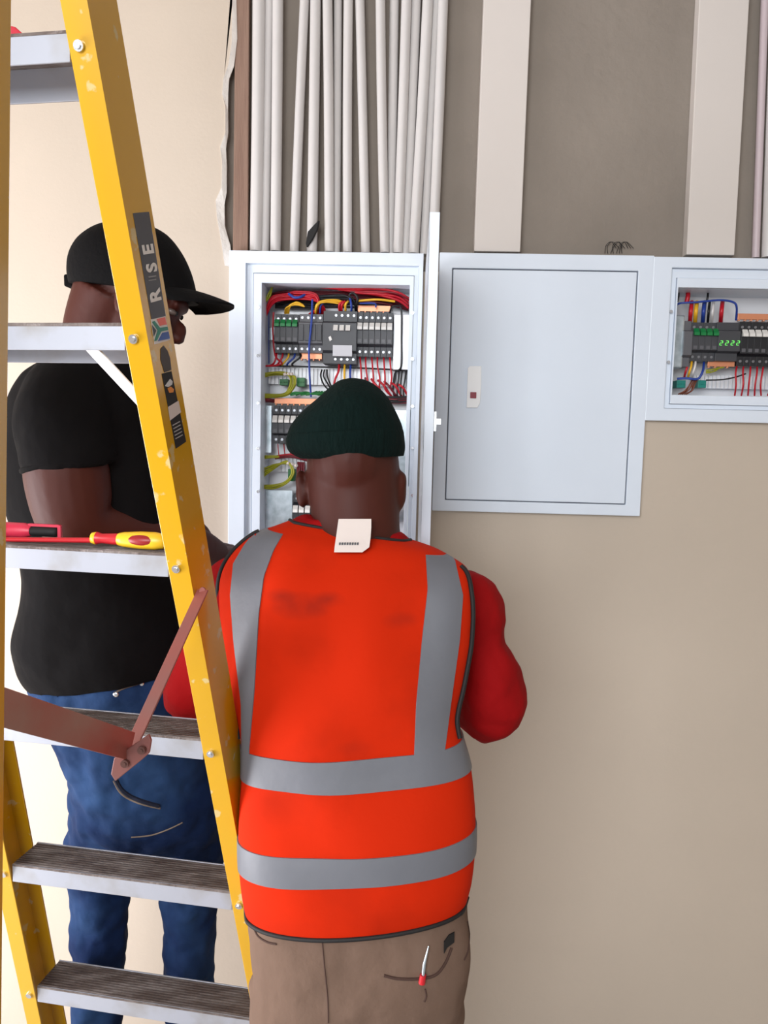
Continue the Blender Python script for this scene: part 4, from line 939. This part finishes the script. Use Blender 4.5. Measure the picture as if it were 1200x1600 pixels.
seam(tro, [(395, 1444), (403, 1462), (418, 1472), (432, 1475)], 0.0018, M_stitch, 'pocket_edge')
seam(tro, [(730, 1440), (733, 1460), (731, 1485), (725, 1500)], 0.0016, M_stitch, 'side_pocket')
seam(tro, [(664, 1545), (666, 1556), (663, 1565)], 0.0016, M_stitch, 'stain')
pp_ = [(692, 1472), (700, 1461), (708, 1457), (708, 1472), (697, 1480), (692, 1490)]
g = G(); g.prism([surf(tro, x, y, 0.003) for x, y in pp_], (0, 0.004, 0)); g.obj('pocket_badge', M_black, tro)
ps = thing('pocket_screwdriver', 'small screwdriver with a red collar sticking out of the khaki back pocket', 'screwdriver', surf(tro, 659, 1532, 0.004))
g = G(); a = surf(tro, 659, 1530, 0.006); b = surf(tro, 662, 1505, 0.006); c = surf(tro, 668.5, 1476, 0.006)
g.tube([a, b, c], [0.0028, 0.0028, 0.0009], 10); g.obj('shaft', M_galv, ps, smooth=True)
g = G(); g.tube([surf(tro, 658, 1534, 0.004), surf(tro, 660, 1520, 0.006)], [0.0055, 0.005], 12); g.obj('collar', M_redp, ps, smooth=True)

# ---------------- man in the black shirt
man2 = thing('person', 'person in black peaked cap, black T-shirt and blue jeans standing behind the ladder', 'person', V((-0.55, CAM.y+1.62, 0)))
# T-shirt torso
T2 = [((88, 560), (232, 552), 1.57, 0.10, 0.10), ((50, 590), (255, 580), 1.57, 0.14, 0.14), ((25, 640), (262, 630), 1.57, 0.16, 0.16), ((16, 700), (268, 690), 1.57, 0.16, 0.16), ((18, 770), (270, 760), 1.57, 0.155, 0.155), ((38, 840), (272, 830), 1.57, 0.15, 0.15), ((48, 900), (278, 880), 1.58, 0.15, 0.15), ((40, 955), (286, 930), 1.585, 0.155, 0.15), ((34, 1000), (296, 980), 1.59, 0.16, 0.155), ((44, 1045), (306, 1015), 1.595, 0.155, 0.155), ((58, 1068), (309, 1034), 1.60, 0.14, 0.14)]
g = G(); g.loft([hring(*r, e=2.2) for r in rings_interp(T2, 3)])
limb(g, [at(125, 600, 1.50), at(104, 650, 1.44), at(108, 700, 1.425), at(111, 728, 1.425)], [0.085, 0.092, 0.089, 0.087], 24)
limb(g, [at(150, 610, 1.66), at(175, 690, 1.73), at(185, 730, 1.74)], [0.08, 0.085, 0.082], 20)
tcap = (at(109, 722, 1.425), at(111, 730, 1.425))
tee = g.obj('tshirt', M_tee, man2, remesh=0.007, smooth_it=4, disp=0.008, dscale=0.08)
ax_ = (tcap[1]-tcap[0]).normalized(); e1 = ax_.cross(V((0, 1, 0))).normalized(); e2 = ax_.cross(e1)
g = G(); g.tube([tcap[0]+(e1*math.cos(a)+e2*math.sin(a))*0.0825 for a in (2*math.pi*k/48 for k in range(49))], 0.0065, 8); g.obj('sleeve_hem', M_tee, tee, smooth=True)
g = G(); h2 = at(213, 465, 1.535)
f2, r2, u2 = head_geo(g, h2, (1, 0.15, -0.42), (0.2, 0, 1), 1.0)
limb(g, [at(180, 455, 1.535), at(160, 505, 1.545), at(158, 570, 1.56)], [0.078, 0.072, 0.085], 24)
g.loft([hring((a[0]+25, a[1]+8), (c[0]-25, c[1]+8), d_, hb-0.03, hf-0.03, n=24) for (a, c, d_, hb, hf) in T2])
limb(g, [at(130, 610, 1.50), at(106, 690, 1.425), at(108, 760, 1.42), at(128, 822, 1.43), at(200, 835, 1.50), at(290, 848, 1.62), at(338, 868, 1.74)], [0.06, 0.074, 0.077, 0.066, 0.055, 0.045, 0.034], 22)
hand_geo(g, at(338, 868, 1.74), (0.3, 0.9, -0.05), (0, -0.3, 1), 1)
limb(g, [at(160, 620, 1.66), at(190, 730, 1.74), at(205, 830, 1.76), at(290, 830, 1.84), at(318, 858, 1.84)], [0.05, 0.055, 0.05, 0.042, 0.034])
hand_geo(g, at(318, 858, 1.85), (0.6, 0.7, -0.1), (0, -0.2, 1), 1)
J = {}
for s_, (px, d0, px2) in (('a', (156, 1.66, 153)), ('b', (296, 1.68, 297))):
    hp = at(px+ (25 if s_ == 'a' else -25), 1200, 1.62); kn = at(px, 1400, d0); sh = at(px2, 1560, d0+0.01); ft_ = V((sh.x, sh.y, 0.09)); J[s_] = (hp, kn, sh, ft_)
    limb(g, [hp, (hp+kn)/2, kn, sh, ft_], [0.08, 0.07, 0.05, 0.045, 0.036]); g.ell(ft_+V((0.06, 0, -0.045)), (0.11, 0, 0), (0, 0.04, 0), (0, 0, 0.035))
body2 = g.obj('body', M_skin, man2, remesh=0.005, smooth_it=5)
eyes(body2, h2, f2, r2, u2, 1.0)
# cap
CP = [((112, 445), (308, 474), 1.535, 0.088, 0.088), ((109, 425), (305, 455), 1.535, 0.092, 0.092), ((113, 400), (297, 425), 1.535, 0.094, 0.094), ((126, 378), (283, 395), 1.535, 0.088, 0.088), ((150, 360), (262, 368), 1.535, 0.068, 0.068), ((180, 351), (236, 354), 1.535, 0.038, 0.038), ((203, 349), (216, 349), 1.535, 0.01, 0.01)]
g = G(); g.loft([hring(*r, n=48, e=2.05) for r in rings_interp(CP, 5)]); cap = g.obj('cap', M_cap, man2, smooth=True)
g = G(); g.ell(at(209, 350, 1.535), (0.009, 0, 0), (0, 0.009, 0), (0, 0, 0.004)); g.obj('cap_button', M_cap, cap, smooth=True)
g = G(); g.bar(at(104, 440, 1.535), at(119, 440, 1.535), (0, 0, 1), 0.024, 0.03); g.obj('cap_strap', M_cap, cap, bevel=0.004)
base = at(292, 452, 1.535); tip = at(365, 466, 1.535); dv = tip-base; nu, nv = 24, 10; vs = []
for th_ in (0, 1):
    for i in range(nv+1):
        for k in range(nu+1):
            w_ = -1+2*k/nu; a_ = i/nv
            reach = math.sqrt(max(0, 1-(w_*0.97)**2))
            rt_ = base-V((0.055*(1-math.sqrt(max(0, 1-(w_*0.9)**2))), 0, 0))
            p = rt_+dv*(a_*reach*1.0)+V((0, w_*0.088, 0))-V((0, 0, 1))*(w_*w_*0.016+th_*0.004+0.012*a_*a_)
            vs.append(p)
n_ = nu+1; o = (nv+1)*n_; fs = []
for i in range(nv):
    for k in range(nu):
        a = i*n_+k; fs += [(a, a+1, a+n_+1, a+n_), (o+a, o+a+n_, o+a+n_+1, o+a+1)]
for i in range(nv):
    for a in (i*n_, i*n_+nu): fs.append((a, a+n_, o+a+n_, o+a))
for k in range(nu):
    for a in (k, nv*n_+k): fs.append((a, a+1, o+a+1, o+a))
g = G(); g.add(vs, fs); g.obj('cap_peak', M_cap, cap, smooth=True)
# jeans
g = G()
JR = [((54, 1062), (305, 1030), 1.605, 0.135, 0.13), ((70, 1100), (318, 1075), 1.61, 0.14, 0.135), ((98, 1150), (335, 1135), 1.62, 0.15, 0.135), ((117, 1200), (350, 1190), 1.63, 0.15, 0.135), ((120, 1250), (356, 1245), 1.64, 0.14, 0.13), ((112, 1295), (352, 1290), 1.65, 0.115, 0.12), ((120, 1320), (345, 1318), 1.655, 0.07, 0.08)]
g.loft([hring(*r, e=2.3) for r in rings_interp(JR, 3)])
for s_ in ('a', 'b'):
    hp, kn, sh, ft_ = J[s_]
    limb(g, [hp+V((0, 0, -0.03)), at(160 if s_ == 'a' else 292, 1315, 1.655), kn, sh, ft_+V((0, 0, -0.02))], [0.08, 0.082, 0.067, 0.058, 0.062], 22)
je = g.obj('jeans', M_jean, man2, remesh=0.006, smooth_it=4, disp=0.020, dscale=0.055)
for s_ in ('a', 'b'):
    ft_ = J[s_][3]; g = G()
    g.loft([[ft_+V((dy_+math.sin(t)*l_, math.cos(t)*w_, z_)) for t in (2*math.pi*k/24 for k in range(24))] for (w_, l_, dy_, z_) in ((0.048, 0.135, 0.06, -0.09), (0.052, 0.14, 0.06, -0.07), (0.048, 0.13, 0.055, -0.045), (0.045, 0.09, 0.03, -0.02), (0.045, 0.06, 0.0, 0.02))])
    g.obj('shoe', M_shoe, man2, smooth=True)
bpy.context.view_layer.update()
seam(je, [(178, 1220), (190, 1240), (215, 1254), (250, 1263)], 0.0022, M_jstitch, 'pocket_edge')
seam(je, [(180, 1216), (193, 1236), (217, 1250), (248, 1259)], 0.0045, mat('navy_pocket_shade', (14, 22, 44), 0.9), 'pocket_shade')  # dark navy tube paints in the shade of the open pocket crease
seam(je, [(205, 1308), (235, 1305), (262, 1296), (285, 1285)], 0.0016, M_jstitch, 'pocket_seam')
seam(je, [(178, 1083), (195, 1075), (222, 1067)], 0.0018, M_jstitch, 'front_pocket_edge')
for (x, y) in ((181, 1085), (221, 1068)):
    p = surf(je, x, y, 0.0); g = G(); g.ell(p, (0.006, 0, 0), (0, 0.003, 0), (0, 0, 0.006)); g.obj('rivet', M_screw, je, smooth=True)
seam(je, [(88, 1072), (91, 1080), (92, 1088)], 0.004, M_jean, 'belt_loop')

# ================================================================ ordinal labels for the repeats
NTH = ['first', 'second', 'third', 'fourth', 'fifth', 'sixth', 'seventh', 'eighth', 'ninth', 'tenth', 'eleventh', 'twelfth', 'thirteenth', 'fourteenth', 'fifteenth', 'sixteenth', 'seventeenth', 'eighteenth']
bpy.context.view_layer.update()
def centre(o):
    ms = [c for c in [o]+list(o.children) if c.type == 'MESH']; P = [c.matrix_world @ V(b) for c in ms for b in c.bound_box]
    return sum(P, V((0, 0, 0)))/len(P)
fam = {}
for o in C.objects:
    if o.get('group') and o.get('category') in ('circuit breaker', 'wire', 'lug'): fam.setdefault((o['group'], o['label']), []).append(o)
for (gr, lb), os_ in fam.items():
    if len(os_) < 2: continue
    cs = [(centre(o), o) for o in os_]
    sx = max(c.x for c, _ in cs)-min(c.x for c, _ in cs); sz = max(c.z for c, _ in cs)-min(c.z for c, _ in cs)
    byx = sx >= sz; cs.sort(key=lambda q: q[0].x if byx else -q[0].z)
    for i, (c, o) in enumerate(cs): o['label'] = lb + ', ' + NTH[i] + (' from left' if byx else ' from top')

# ================================================================ to metres
seen = set()
for o in list(C.objects):
    o.location = o.location*K
    if o.type == 'MESH':
        if o.data.name not in seen:
            seen.add(o.data.name); o.data.transform(Matrix.Scale(K, 4))
        for md in o.modifiers:
            if md.type == 'BEVEL': md.width *= K
    elif o.type == 'LIGHT': o.data.size *= K; o.data.size_y *= K; o.data.energy *= K*K
